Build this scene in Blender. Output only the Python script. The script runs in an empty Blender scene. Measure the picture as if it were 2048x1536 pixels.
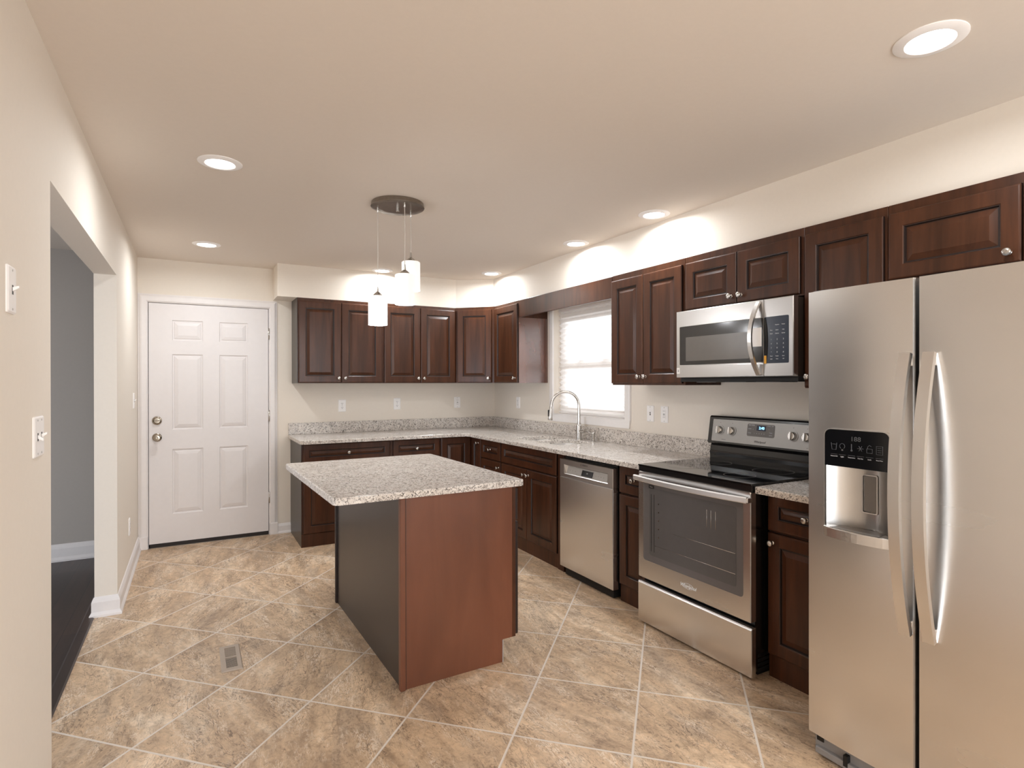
import bpy, bmesh, math, random
from mathutils import Vector, Matrix

random.seed(7)
SC = bpy.context.scene
C = SC.collection

# ------------------------------------------------------------------ camera
TH = math.radians(29.2616); PT = math.radians(0.1052); RO = math.radians(0.0725)
fw = Vector((math.sin(TH) * math.cos(PT), math.cos(TH) * math.cos(PT), -math.sin(PT)))
rt = Vector((math.cos(TH), -math.sin(TH), 0))
up = rt.cross(fw)
r2 = rt * math.cos(RO) - up * math.sin(RO)
u2 = up * math.cos(RO) + rt * math.sin(RO)
cam = bpy.data.cameras.new('camera'); cam.sensor_width = 36.0
cam.lens = 36.0 * 1140.157 / 2048.0
cam.clip_start = 0.02
co = bpy.data.objects.new('camera', cam); C.objects.link(co)
m = Matrix((r2, u2, -fw)).transposed().to_4x4()
m.translation = Vector((0, 0, 1.372))
co.matrix_world = m
SC.camera = co

# ------------------------------------------------------------------ world and exposure
SC.view_settings.view_transform = 'Standard'
SC.view_settings.look = 'None'
SC.view_settings.gamma = 1.0
SC.view_settings.use_curve_mapping = False
SC.view_settings.exposure = 0.36
w = bpy.data.worlds.new('sky'); SC.world = w; w.use_nodes = True
bg = w.node_tree.nodes['Background']
bg.inputs[0].default_value = (0.93, 0.96, 1.0, 1); bg.inputs[1].default_value = 2.1
try:
    SC.cycles.max_bounces = 10; SC.cycles.diffuse_bounces = 6; SC.cycles.transparent_max_bounces = 12
    SC.cycles.sample_clamp_indirect = 6.0
except Exception:
    pass

LAMP_W = 6.5        # each recessed lamp
FILL_W = 92.0         # fill light added at an unseen glass door behind the camera
HALL_W = 62.0        # fill light added for the hall, at a made-up window


def fill_light(name, loc, rot, sx, sy, power, col):
    l = bpy.data.lights.new(name, 'AREA'); l.shape = 'RECTANGLE'; l.size = sx; l.size_y = sy
    l.energy = power; l.color = col
    o = bpy.data.objects.new(name, l); C.objects.link(o); o.location = loc; o.rotation_euler = rot
    return o


fill_light('fill_light_patio', (1.0, -2.62, 1.15), (math.radians(90), 0, 0), 2.3, 2.0, FILL_W, (0.88, 0.945, 1.0))
fill_light('fill_light_hall', (-3.92, 2.6, 0.95), (0, math.radians(-68), 0), 0.9, 1.3, HALL_W, (0.80, 0.88, 1.0))


# ------------------------------------------------------------------ materials
def S(r, g, b):
    f = lambda c: (c / 255 / 12.92) if c / 255 <= 0.04045 else ((c / 255 + 0.055) / 1.055) ** 2.4
    return (f(r), f(g), f(b), 1.0)


class NT:
    def __init__(s, name):
        s.m = bpy.data.materials.new(name); s.m.use_nodes = True
        s.t = s.m.node_tree; s.b = s.t.nodes['Principled BSDF']

    def n(s, typ, **kw):
        x = s.t.nodes.new(typ)
        for k, v in kw.items():
            if k.startswith('i_'):
                x.inputs[int(k[2:]) if k[2:].isdigit() else k[2:].replace('_', ' ')].default_value = v
            else:
                setattr(x, k, v)
        return x

    def l(s, a, b):
        s.t.links.new(a, b)

    def ramp(s, src, stops, interp='LINEAR'):
        r = s.n('ShaderNodeValToRGB'); r.color_ramp.interpolation = interp
        e = r.color_ramp.elements
        while len(e) < len(stops): e.new(0.5)
        for el, (p, c) in zip(e, stops):
            el.position = p; el.color = c if len(c) == 4 else (*c, 1)
        s.l(src, r.inputs[0]); return r.outputs[0]

    def mix(s, fac, a, b, blend='MIX'):
        x = s.n('ShaderNodeMix', data_type='RGBA', blend_type=blend)
        for sock, v in ((x.inputs[0], fac), (x.inputs[6], a), (x.inputs[7], b)):
            if hasattr(v, 'is_output'): s.l(v, sock)
            else: sock.default_value = v
        return x.outputs[2]

    def math(s, op, a, b=0.0):
        x = s.n('ShaderNodeMath', operation=op)
        for sock, v in ((x.inputs[0], a), (x.inputs[1], b)):
            if hasattr(v, 'is_output'): s.l(v, sock)
            else: sock.default_value = v
        return x.outputs[0]

    def coords(s, scale=(1, 1, 1)):
        t = s.n('ShaderNodeTexCoord'); mp = s.n('ShaderNodeMapping')
        mp.inputs['Scale'].default_value = scale
        s.l(t.outputs['Object'], mp.inputs[0]); return mp.outputs[0]

    def noise(s, vec, scale, detail=3.0, rough=0.55, dist=0.0):
        x = s.n('ShaderNodeTexNoise'); s.l(vec, x.inputs['Vector'])
        x.inputs['Scale'].default_value = scale; x.inputs['Detail'].default_value = detail
        x.inputs['Roughness'].default_value = rough; x.inputs['Distortion'].default_value = dist
        return x.outputs['Fac']

    def bump(s, h, strength, dist=0.002):
        x = s.n('ShaderNodeBump'); x.inputs['Strength'].default_value = strength
        x.inputs['Distance'].default_value = dist
        s.l(h, x.inputs['Height']); s.l(x.outputs[0], s.b.inputs['Normal'])


def plain(name, col, rough=0.5, metal=0.0, coat=0.0, var=0.04, scale=30.0, bump=0.0):
    k = NT(name); b = k.b
    v = k.coords()
    nz = k.noise(v, scale, 2.0)
    lo = tuple(c * (1 - var) for c in col[:3]); hi = tuple(min(1, c * (1 + var)) for c in col[:3])
    k.l(k.ramp(nz, [(0.3, lo), (0.7, hi)]), b.inputs['Base Color'])
    b.inputs['Roughness'].default_value = rough; b.inputs['Metallic'].default_value = metal
    b.inputs['Coat Weight'].default_value = coat; b.inputs['Coat Roughness'].default_value = 0.15
    if bump: k.bump(nz, bump)
    return k.m


def emit(name, col, strength):
    k = NT(name)
    k.b.inputs['Base Color'].default_value = (*col[:3], 1)
    k.b.inputs['Emission Color'].default_value = (*col[:3], 1)
    k.b.inputs['Emission Strength'].default_value = strength
    return k.m


def wood(name, dark, light, rough=0.32, coat=0.25, sc=(26, 26, 2.2)):
    k = NT(name); v = k.coords(sc)
    a = k.noise(v, 1.0, 5.0, 0.6, 0.6)
    v2 = k.coords((3.2, 3.2, 1.6)); b2 = k.noise(v2, 1.0, 3.0, 0.5, 0.3)
    c1 = k.ramp(a, [(0.28, dark), (0.72, light)])
    c2 = k.ramp(b2, [(0.3, (0.72, 0.72, 0.72)), (0.7, (1.12, 1.1, 1.08))])
    k.l(k.mix(1.0, c1, c2, 'MULTIPLY'), k.b.inputs['Base Color'])
    k.b.inputs['Roughness'].default_value = rough
    k.b.inputs['Coat Weight'].default_value = coat; k.b.inputs['Coat Roughness'].default_value = 0.22
    k.b.inputs['Specular IOR Level'].default_value = 0.32
    return k.m


def steel(name, col, rough=0.3, sc=(2, 2, 260), bs=0.08):
    k = NT(name); v = k.coords(sc)
    a = k.noise(v, 1.0, 2.0, 0.5)
    k.l(k.ramp(a, [(0.3, tuple(c * 0.985 for c in col[:3])), (0.7, tuple(min(1, c * 1.015) for c in col[:3]))]), k.b.inputs['Base Color'])
    r = k.ramp(a, [(0.3, (rough * 0.98,) * 3), (0.7, (rough * 1.02,) * 3)])
    k.l(r, k.b.inputs['Roughness'])
    k.b.inputs['Metallic'].default_value = 1.0
    return k.m


def granite():
    k = NT('speckled_granite'); v = k.coords()
    n1 = k.noise(v, 24, 5.0, 0.65, 0.4)
    base = k.ramp(n1, [(0.30, S(198, 188, 178)), (0.47, S(212, 203, 194)), (0.62, S(226, 219, 211)), (0.8, S(212, 197, 182))])
    n2 = k.noise(v, 78, 4.0, 0.7, 0.8)
    f2 = k.ramp(n2, [(0.39, (1, 1, 1)), (0.46, (0, 0, 0))])
    c = k.mix(f2, base, S(128, 118, 110))
    vo = k.n('ShaderNodeTexVoronoi'); k.l(v, vo.inputs['Vector']); vo.inputs['Scale'].default_value = 150
    n3 = k.noise(v, 125, 3.0, 0.65, 1.2)
    f3 = k.ramp(n3, [(0.395, (1, 1, 1)), (0.432, (0, 0, 0))])
    c = k.mix(f3, c, S(52, 46, 44))
    n4 = k.noise(v, 80, 2.0, 0.6, 0.5)
    f4 = k.ramp(n4, [(0.66, (0, 0, 0)), (0.73, (1, 1, 1))])
    c = k.mix(f4, c, S(232, 226, 218))
    k.l(c, k.b.inputs['Base Color'])
    k.b.inputs['Roughness'].default_value = 0.22
    k.b.inputs['Coat Weight'].default_value = 0.3; k.b.inputs['Coat Roughness'].default_value = 0.1
    return k.m


def tile():
    k = NT('travertine_tile'); P = 0.4545
    t = k.n('ShaderNodeTexCoord')
    mp = k.n('ShaderNodeMapping', vector_type='TEXTURE')
    mp.inputs['Location'].default_value = (1.406, 2.256, 0)
    mp.inputs['Rotation'].default_value = (0, 0, math.radians(45.4))
    mp.inputs['Scale'].default_value = (P, P, 1)
    k.l(t.outputs['Object'], mp.inputs[0])
    fl = k.n('ShaderNodeVectorMath', operation='FLOOR'); k.l(mp.outputs[0], fl.inputs[0])
    fr = k.n('ShaderNodeVectorMath', operation='FRACTION'); k.l(mp.outputs[0], fr.inputs[0])
    sp = k.n('ShaderNodeSeparateXYZ'); k.l(fr.outputs[0], sp.inputs[0])
    ex = k.math('MINIMUM', sp.outputs[0], k.math('SUBTRACT', 1.0, sp.outputs[0]))
    ey = k.math('MINIMUM', sp.outputs[1], k.math('SUBTRACT', 1.0, sp.outputs[1]))
    e = k.math('MINIMUM', ex, ey)
    wn = k.n('ShaderNodeTexWhiteNoise', noise_dimensions='3D'); k.l(fl.outputs[0], wn.inputs['Vector'])
    sw = k.n('ShaderNodeSeparateColor'); k.l(wn.outputs['Color'], sw.inputs[0])
    ang = k.math('MULTIPLY', k.math('SUBTRACT', sw.outputs[0], 0.5), 0.7)
    rotn = k.n('ShaderNodeVectorRotate', rotation_type='Z_AXIS')
    k.l(mp.outputs[0], rotn.inputs['Vector']); k.l(k.math('ADD', ang, -0.72), rotn.inputs['Angle'])
    off = k.n('ShaderNodeVectorMath', operation='MULTIPLY_ADD')
    k.l(wn.outputs['Color'], off.inputs[0]); off.inputs[1].default_value = (37, 41, 29); k.l(rotn.outputs[0], off.inputs[2])
    st = k.n('ShaderNodeVectorMath', operation='MULTIPLY'); k.l(off.outputs[0], st.inputs[0]); st.inputs[1].default_value = (0.55, 1.7, 1)
    vec = st.outputs[0]
    big = k.noise(vec, 1.5, 5.0, 0.6, 0.9)
    c = k.ramp(big, [(0.26, S(160, 135, 110)), (0.42, S(188, 161, 132)), (0.56, S(202, 175, 145)), (0.70, S(225, 205, 180)), (0.85, S(194, 165, 134))])
    grey = k.noise(vec, 1.1, 4.0, 0.6, 1.3)
    gm = k.ramp(grey, [(0.50, (0, 0, 0)), (0.70, (0.75, 0.75, 0.75))])
    c = k.mix(gm, c, S(174, 155, 135))
    ml = k.noise(off.outputs[0], 11.0, 8.0, 0.78, 1.1)
    c = k.mix(1.0, c, k.ramp(ml, [(0.30, (0.60, 0.57, 0.54)), (0.5, (1, 1, 1)), (0.70, (1.20, 1.19, 1.17))]), 'MULTIPLY')
    # flowing bands, fine irregular pits and worm-like veins
    fl2 = k.noise(vec, 4.2, 8.0, 0.72, 0.7)
    c = k.mix(1.0, c, k.ramp(fl2, [(0.30, (0.70, 0.67, 0.64)), (0.48, (1, 1, 1)), (0.68, (1.17, 1.165, 1.15))]), 'MULTIPLY')
    def worms(sc, thr, m_sc, lo, hi, col, amt, dist, seed):
        nonlocal c
        o2 = k.n('ShaderNodeVectorMath', operation='ADD'); k.l(vec, o2.inputs[0]); o2.inputs[1].default_value = (seed, seed * 1.7, 0)
        v1 = k.noise(o2.outputs[0], sc, 3.0, 0.6, dist)
        vm = k.math('ABSOLUTE', k.math('SUBTRACT', v1, 0.5))
        vf = k.ramp(vm, [(0.0, (1, 1, 1)), (thr * 0.5, (1, 1, 1)), (thr, (0, 0, 0))])
        msk = k.ramp(k.noise(o2.outputs[0], m_sc, 4.0, 0.65, 0.4), [(lo, (0, 0, 0)), (hi, (amt,) * 3)])
        c = k.mix(k.math('MULTIPLY', vf, msk), c, col)
    worms(10.0, 0.030, 2.4, 0.47, 0.60, S(108, 88, 72), 0.75, 1.6, 3.1)
    worms(14.0, 0.045, 3.0, 0.50, 0.62, S(232, 216, 196), 0.7, 1.3, 11.7)
    worms(4.0, 0.012, 1.6, 0.46, 0.58, S(96, 78, 64), 0.7, 2.0, 23.9)
    pit = k.ramp(k.noise(off.outputs[0], 30.0, 4.0, 0.7, 1.0), [(0.33, (0.75, 0.75, 0.75)), (0.39, (0, 0, 0))])
    c = k.mix(pit, c, S(116, 96, 80))
    tint = k.ramp(sw.outputs[1], [(0.0, (0.95, 0.94, 0.93)), (1.0, (1.09, 1.09, 1.09))])
    c = k.mix(1.0, c, tint, 'MULTIPLY')
    g = k.ramp(e, [(0.0075, (1, 1, 1)), (0.0105, (0, 0, 0))])
    c = k.mix(g, c, S(216, 205, 193))
    k.l(c, k.b.inputs['Base Color'])
    rr = k.ramp(ml, [(0.3, (0.36,) * 3), (0.7, (0.5,) * 3)])
    k.l(rr, k.b.inputs['Roughness'])
    hgt = k.math('ADD', k.math('MULTIPLY', ml, 0.5), k.ramp(e, [(0.004, (0, 0, 0)), (0.010, (1, 1, 1))]))
    k.bump(hgt, 0.22, 0.002)
    return k.m


def planks():
    k = NT('dark_hardwood')
    t = k.n('ShaderNodeTexCoord'); mp = k.n('ShaderNodeMapping'); k.l(t.outputs['Object'], mp.inputs[0])
    mp.inputs['Rotation'].default_value = (0, 0, math.radians(90))
    br = k.n('ShaderNodeTexBrick'); k.l(mp.outputs[0], br.inputs['Vector'])
    br.inputs['Scale'].default_value = 1.0; br.inputs['Brick Width'].default_value = 1.3; br.inputs['Row Height'].default_value = 0.125
    br.inputs['Mortar Size'].default_value = 0.0025; br.offset = 0.37
    br.inputs['Color1'].default_value = S(62, 45, 38); br.inputs['Color2'].default_value = S(44, 32, 29); br.inputs['Mortar'].default_value = S(14, 10, 9)
    v = k.coords((22, 2.0, 1)); n = k.noise(v, 1.0, 4.0, 0.6, 0.8)
    k.l(k.mix(1.0, br.outputs[0], k.ramp(n, [(0.3, (0.6, 0.58, 0.56)), (0.7, (1.3, 1.28, 1.25))]), 'MULTIPLY'), k.b.inputs['Base Color'])
    k.b.inputs['Roughness'].default_value = 0.35
    return k.m


def translucent(name, col, tr):
    k = NT(name); t = k.t
    d = k.n('ShaderNodeBsdfDiffuse'); d.inputs[0].default_value = col
    tl = k.n('ShaderNodeBsdfTranslucent'); tl.inputs[0].default_value = col
    mx = k.n('ShaderNodeMixShader'); mx.inputs[0].default_value = tr
    k.l(d.outputs[0], mx.inputs[1]); k.l(tl.outputs[0], mx.inputs[2])
    tp = k.n('ShaderNodeBsdfTransparent'); tp.inputs[0].default_value = (1, 1, 1, 1)
    m2 = k.n('ShaderNodeMixShader'); m2.inputs[0].default_value = 0.22
    k.l(mx.outputs[0], m2.inputs[1]); k.l(tp.outputs[0], m2.inputs[2])
    k.l(m2.outputs[0], t.nodes['Material Output'].inputs[0])
    return k.m


def tinted(name, tint, fac, base, rough=0.06):
    k = NT(name)
    k.b.inputs['Base Color'].default_value = base; k.b.inputs['Roughness'].default_value = rough
    tp = k.n('ShaderNodeBsdfTransparent'); tp.inputs[0].default_value = tint
    mx = k.n('ShaderNodeMixShader'); mx.inputs[0].default_value = fac
    k.l(k.b.outputs[0], mx.inputs[1]); k.l(tp.outputs[0], mx.inputs[2])
    k.l(mx.outputs[0], k.t.nodes['Material Output'].inputs[0])
    return k.m


M = {}
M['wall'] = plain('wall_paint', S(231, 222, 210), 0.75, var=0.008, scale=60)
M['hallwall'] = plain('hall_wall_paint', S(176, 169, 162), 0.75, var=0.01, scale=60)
M['ceil'] = plain('ceiling_paint', S(224, 214, 203), 0.8, var=0.008, scale=60)
M['trim'] = plain('white_trim_paint', S(232, 227, 225), 0.4, var=0.01)
M['doorp'] = plain('white_door_paint', S(226, 221, 220), 0.42, var=0.01)
M['wood'] = wood('cherry_stained_wood', S(58, 32, 18), S(84, 49, 30), 0.33, 0.06)
M['woodside'] = wood('stained_wood_side', S(104, 62, 43), S(117, 73, 52), 0.36, 0.15, (9, 9, 1.4))
M['lam'] = plain('dark_laminate', S(44, 35, 29), 0.36, coat=0.1, var=0.04, scale=8)
M['endp'] = wood('glossy_stained_side', S(92, 50, 34), S(112, 64, 44), 0.25, 1.0, (10, 10, 1.6))
M['endp'].node_tree.nodes['Principled BSDF'].inputs['Specular IOR Level'].default_value = 1.0
M['endp'].node_tree.nodes['Principled BSDF'].inputs['Coat IOR'].default_value = 1.75
M['glaze_shade'] = plain('groove_glaze_and_edge_shade', S(34, 20, 15), 0.4, var=0.1)  # also darkens door edges, standing in for shade in the gaps
M['gran'] = granite()
M['tile'] = tile()
M['plank'] = planks()
M['steel'] = steel('brushed_steel', (0.76, 0.745, 0.73), 0.27, (1.2, 1.2, 9))
M['steelv'] = steel('brushed_steel_vertical', (0.78, 0.765, 0.75), 0.28, (9, 9, 1.2))
M['steelp'] = steel('polished_steel', (0.76, 0.745, 0.73), 0.30, (1.2, 1.2, 9))
M['steelm'] = steel('satin_steel', (0.54, 0.525, 0.51), 0.30, (1.2, 1.2, 9))
M['steelh'] = steel('satin_handle_steel', (0.86, 0.845, 0.83), 0.46, (1.2, 1.2, 9))
M['nickel'] = plain('brushed_nickel', (0.58, 0.555, 0.525, 1), 0.24, 1.0, var=0.04, scale=90)
M['dnickel'] = plain('dark_nickel', (0.30, 0.265, 0.23, 1), 0.3, 1.0, var=0.06, scale=50)
M['brass'] = plain('antique_nickel', (0.36, 0.31, 0.25, 1), 0.25, 1.0, var=0.06, scale=60)
M['black'] = plain('black_enamel', S(20, 19, 19), 0.22, coat=0.3, var=0.05)
M['blackm'] = plain('matte_black', S(16, 15, 15), 0.6, var=0.1)
M['cook'] = plain('black_glass', S(9, 9, 10), 0.05, var=0.02)
M['ink'] = plain('black_display_glass', S(10, 12, 17), 0.1, var=0.03)
M['panelgrey'] = plain('grey_control_plastic', S(172, 169, 165), 0.38, 0.3, var=0.015)
M['clockp'] = plain('dark_grey_plastic', S(106, 101, 97), 0.4, var=0.03)
M['mwpanel'] = plain('slate_control_glass', S(52, 60, 74), 0.18, var=0.03)
M['mwglass'] = plain('dark_window_glass', S(48, 46, 45), 0.12, var=0.02)
M['mwmesh'] = plain('grey_screen_glass', S(108, 104, 99), 0.25, var=0.02)
M['white'] = plain('white_plastic', S(246, 243, 241), 0.35, var=0.01)
M['legend'] = plain('pale_legend_ink', S(225, 228, 232), 0.5, var=0.0)
M['dim'] = plain('dim_legend_ink', S(92, 96, 102), 0.5, var=0.0)
M['darkink'] = plain('dark_legend_ink', S(66, 62, 60), 0.5, var=0.0)
M['slot'] = plain('outlet_slot', S(60, 56, 54), 0.6, var=0.0)
M['grille'] = plain('grey_grille_plastic', S(138, 136, 136), 0.45, var=0.02)
M['vent'] = plain('taupe_painted_metal', S(168, 152, 136), 0.4, var=0.02)
M['tag'] = plain('orange_tag', S(228, 168, 60), 0.5, var=0.02)
M['gasket'] = plain('door_gasket', S(38, 32, 30), 0.7, var=0.05)
M['shade'] = translucent('pleated_shade_fabric', S(240, 236, 232), 0.62)
M['sill'] = plain('window_vinyl', S(238, 234, 231), 0.35, var=0.01)
M['ovenborder'] = plain('oven_glass_reflection_grey', S(100, 96, 95), 0.14, var=0.02)  # base colour raised to carry the reflection on the glass
M['ovenwin'] = plain('oven_window_reflection_grey', S(90, 87, 86), 0.12, var=0.02)  # grey of the reflection is painted into the window colour
M['oveng'] = tinted('oven_window_glass', (0.55, 0.55, 0.55, 1), 0.42, S(96, 92, 90))
M['ovencav'] = plain('oven_enamel', S(92, 88, 85), 0.4, var=0.05)
M['pane'] = tinted('clear_glass', (1, 1, 1, 1), 0.93, (0.9, 0.9, 0.9, 1), 0.02)
M['led'] = emit('led_lens', (1.0, 0.96, 0.92), 9.0)
M['opal'] = emit('opal_glass_lit', (1.0, 0.975, 0.95), 0.34)
M['opal'].node_tree.nodes['Principled BSDF'].inputs['Base Color'].default_value = (0.72, 0.70, 0.68, 1)
M['clock'] = emit('blue_clock_digits', (0.25, 0.62, 1.0), 2.6)
M['clockbg'] = plain('blue_black_display', S(10, 24, 52), 0.2, var=0.0)
M['cord'] = plain('clear_cord', S(196, 186, 176), 0.4, var=0.02)


# ------------------------------------------------------------------ mesh helpers
class B:
    """collects shapes into one bmesh; .done() links it as ONE mesh object"""
    def __init__(s):
        s.bm = bmesh.new(); s.mats = []

    def mi(s, mat):
        if mat not in s.mats: s.mats.append(mat)
        return s.mats.index(mat)

    def poly(s, pts, mat, smooth=False):
        f = s.bm.faces.new([s.bm.verts.new(p) for p in pts]); f.material_index = s.mi(mat); f.smooth = smooth
        return f

    def box(s, x0, y0, z0, x1, y1, z1, mat, bev=0.0, seg=2):
        x0, x1 = min(x0, x1), max(x0, x1); y0, y1 = min(y0, y1), max(y0, y1); z0, z1 = min(z0, z1), max(z0, z1)
        r = bmesh.ops.create_cube(s.bm, size=1.0)
        vs = r['verts']
        for v in vs:
            v.co = Vector(((x0 + x1) / 2 + v.co.x * (x1 - x0), (y0 + y1) / 2 + v.co.y * (y1 - y0), (z0 + z1) / 2 + v.co.z * (z1 - z0)))
        fs = set(f for v in vs for f in v.link_faces)
        k = s.mi(mat)
        for f in fs: f.material_index = k
        if bev > 0:
            es = list(set(e for v in vs for e in v.link_edges))
            rb = bmesh.ops.bevel(s.bm, geom=es, offset=bev, segments=seg, profile=0.5, affect='EDGES')
            for f in rb['faces']: f.material_index = k
        return s

    def lathe(s, prof, mat, seg=24, origin=(0, 0, 0), axis='Z', mats=None):
        """prof: list of (radius, along)"""
        o = Vector(origin)
        def P(r, a, t):
            c, n = r * math.cos(t), r * math.sin(t)
            if axis == 'Z': return o + Vector((c, n, a))
            if axis == 'Y': return o + Vector((c, a, n))
            return o + Vector((a, c, n))
        rings = []
        for r, a in prof:
            if r < 1e-6: rings.append([s.bm.verts.new(P(0, a, 0))])
            else: rings.append([s.bm.verts.new(P(r, a, 2 * math.pi * i / seg)) for i in range(seg)])
        for j in range(len(rings) - 1):
            a, b = rings[j], rings[j + 1]
            k = s.mi(mats[j] if mats else mat)
            for i in range(seg):
                i2 = (i + 1) % seg
                if len(a) == 1 and len(b) == 1: continue
                if len(a) == 1: q = [a[0], b[i], b[i2]]
                elif len(b) == 1: q = [a[i], a[i2], b[0]]
                else: q = [a[i], a[i2], b[i2], b[i]]
                f = s.bm.faces.new(q); f.material_index = k; f.smooth = True
        return s

    def sweep(s, path, sect, mat, side=Vector((0, 0, 1)), smooth=True, caps=True, scale=None):
        """sweep a closed section (list of (a,b)) along path; a along 'side'-ish binormal, b along normal"""
        path = [Vector(p) for p in path]; k = s.mi(mat); rings = []
        n = len(path)
        for i, p in enumerate(path):
            t = (path[min(i + 1, n - 1)] - path[max(i - 1, 0)]).normalized()
            a = (side - t * side.dot(t))
            if a.length < 1e-5: a = Vector((1, 0, 0)) - t * t.x
            a.normalize(); b = t.cross(a)
            sc = scale[i] if scale else 1.0
            rings.append([s.bm.verts.new(p + a * (x * sc) + b * (y * sc)) for x, y in sect])
        m_ = len(sect)
        for i in range(n - 1):
            for j in range(m_):
                j2 = (j + 1) % m_
                f = s.bm.faces.new([rings[i][j], rings[i][j2], rings[i + 1][j2], rings[i + 1][j]]); f.material_index = k; f.smooth = smooth
        if caps:
            for rr in (rings[0], rings[-1]):
                f = s.bm.faces.new(rr); f.material_index = k
        return s

    def tube(s, path, r, mat, seg=12, side=Vector((0.13, 0.31, 0.94)), scale=None):
        return s.sweep(path, [(r * math.cos(2 * math.pi * i / seg), r * math.sin(2 * math.pi * i / seg)) for i in range(seg)], mat, side, True, True, scale)

    def rings(s, loops, mat, mats=None, cap0=True, cap1=True, smooth=False):
        """loops: list of equal-length point loops joined by quads"""
        vs = [[s.bm.verts.new(p) for p in L] for L in loops]
        n = len(vs[0])
        for j in range(len(vs) - 1):
            k = s.mi(mats[j] if mats else mat)
            for i in range(n):
                f = s.bm.faces.new([vs[j][i], vs[j][(i + 1) % n], vs[j + 1][(i + 1) % n], vs[j + 1][i]]); f.material_index = k; f.smooth = smooth
        if cap0: s.bm.faces.new(vs[0][::-1]).material_index = s.mi(mats[0] if mats else mat)
        if cap1: s.bm.faces.new(vs[-1]).material_index = s.mi(mats[-1] if mats else mat)
        return s

    def slab(s, outer, z0, z1, mat, holes=(), bev=0.0):
        """flat plate from an outline (and holes), extruded in z, optionally with eased edges"""
        es = []; allv = []
        for L in [outer] + list(holes):
            vs = [s.bm.verts.new((x, y, z1)) for x, y in L]; allv += vs
            es += [s.bm.edges.new((vs[i], vs[(i + 1) % len(vs)])) for i in range(len(vs))]
        r = bmesh.ops.triangle_fill(s.bm, edges=es, use_beauty=True, use_dissolve=False)
        fs = [g for g in r['geom'] if isinstance(g, bmesh.types.BMFace)]
        k = s.mi(mat)
        for f in fs:
            f.material_index = k
            if f.normal.z < 0: f.normal_flip()
        ex = bmesh.ops.extrude_face_region(s.bm, geom=fs, use_keep_orig=True)
        nv = [g for g in ex['geom'] if isinstance(g, bmesh.types.BMVert)]
        for v in nv: v.co.z = z0
        for f in s.bm.faces: 
            pass
        for g in ex['geom']:
            if isinstance(g, bmesh.types.BMFace): g.material_index = k
        if bev > 0:
            top = set(allv); be = [e for e in s.bm.edges if e.verts[0] in top and e.verts[1] in top and abs(e.calc_face_angle(0)) > 1.0]
            rb = bmesh.ops.bevel(s.bm, geom=be, offset=bev, segments=3, profile=0.5, affect='EDGES')
            for f in rb['faces']: f.material_index = k
        return s

    def done(s, name, parent=None, loc=None, rotz=None, label=None, fixn=True):
        if fixn: bmesh.ops.recalc_face_normals(s.bm, faces=s.bm.faces[:])
        for e in s.bm.edges:
            if len(e.link_faces) == 2 and e.calc_face_angle(0) > 0.6: e.smooth = False
        me = bpy.data.meshes.new(name); s.bm.to_mesh(me); s.bm.free()
        for mt in s.mats: me.materials.append(mt)
        o = bpy.data.objects.new(name, me); C.objects.link(o)
        if parent: o.parent = parent
        if loc is not None: o.location = loc
        if rotz is not None: o.rotation_euler = (0, 0, rotz)
        if label: o['label'] = label
        return o


def tag(o, label, cat, group=None):
    o['label'] = label; o['category'] = cat
    if group: o['group'] = group
    return o


def thing(name, label, cat, loc=(0, 0, 0), rotz=0.0, group=None):
    o = bpy.data.objects.new(name, None); C.objects.link(o)
    o.empty_display_size = 0.1
    o.location = loc; o.rotation_euler = (0, 0, rotz)
    return tag(o, label, cat, group)


def struct(o):
    o['kind'] = 'structure'; return o


def text(name, body, size, mat, parent, loc, rot, depth=0.0004, shear=0.0, align='CENTER', sx=1.0):
    cu = bpy.data.curves.new(name, 'FONT'); cu.body = body; cu.size = size; cu.extrude = depth; cu.shear = shear
    cu.align_x = align; cu.align_y = 'CENTER'
    tmp = bpy.data.objects.new(name + '_tmp', cu); C.objects.link(tmp)
    dg = bpy.context.evaluated_depsgraph_get()
    me = bpy.data.meshes.new_from_object(tmp.evaluated_get(dg))
    C.objects.unlink(tmp); bpy.data.objects.remove(tmp)
    me.materials.clear(); me.materials.append(mat)
    o = bpy.data.objects.new(name, me); C.objects.link(o)
    o.parent = parent; o.location = loc; o.rotation_euler = rot; o.scale = (sx, 1, 1)
    return o


def dup(root, loc, rotz=None, label=None, group=None):
    r = root.copy(); C.objects.link(r); r.location = loc
    if rotz is not None: r.rotation_euler = (0, 0, rotz)
    if label: r['label'] = label
    if group: r['group'] = group
    for ch in list(root.children):
        c = ch.copy(); C.objects.link(c); c.parent = r
        for g in list(ch.children):
            d = g.copy(); C.objects.link(d); d.parent = c
    return r


def rrect(x0, y0, x1, y1, r, n=5):
    pts = []
    for cx, cy, a0 in ((x1 - r, y1 - r, 0), (x0 + r, y1 - r, 90), (x0 + r, y0 + r, 180), (x1 - r, y0 + r, 270)):
        for i in range(n + 1):
            a = math.radians(a0 + 90 * i / n); pts.append((cx + r * math.cos(a), cy + r * math.sin(a)))
    return pts


R90 = math.radians(90)
XL, XR, YB, ZC, ZS = -0.394, 2.909, 5.591, 2.41, 2.126
YF = -2.5                    # wall behind the camera

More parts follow.
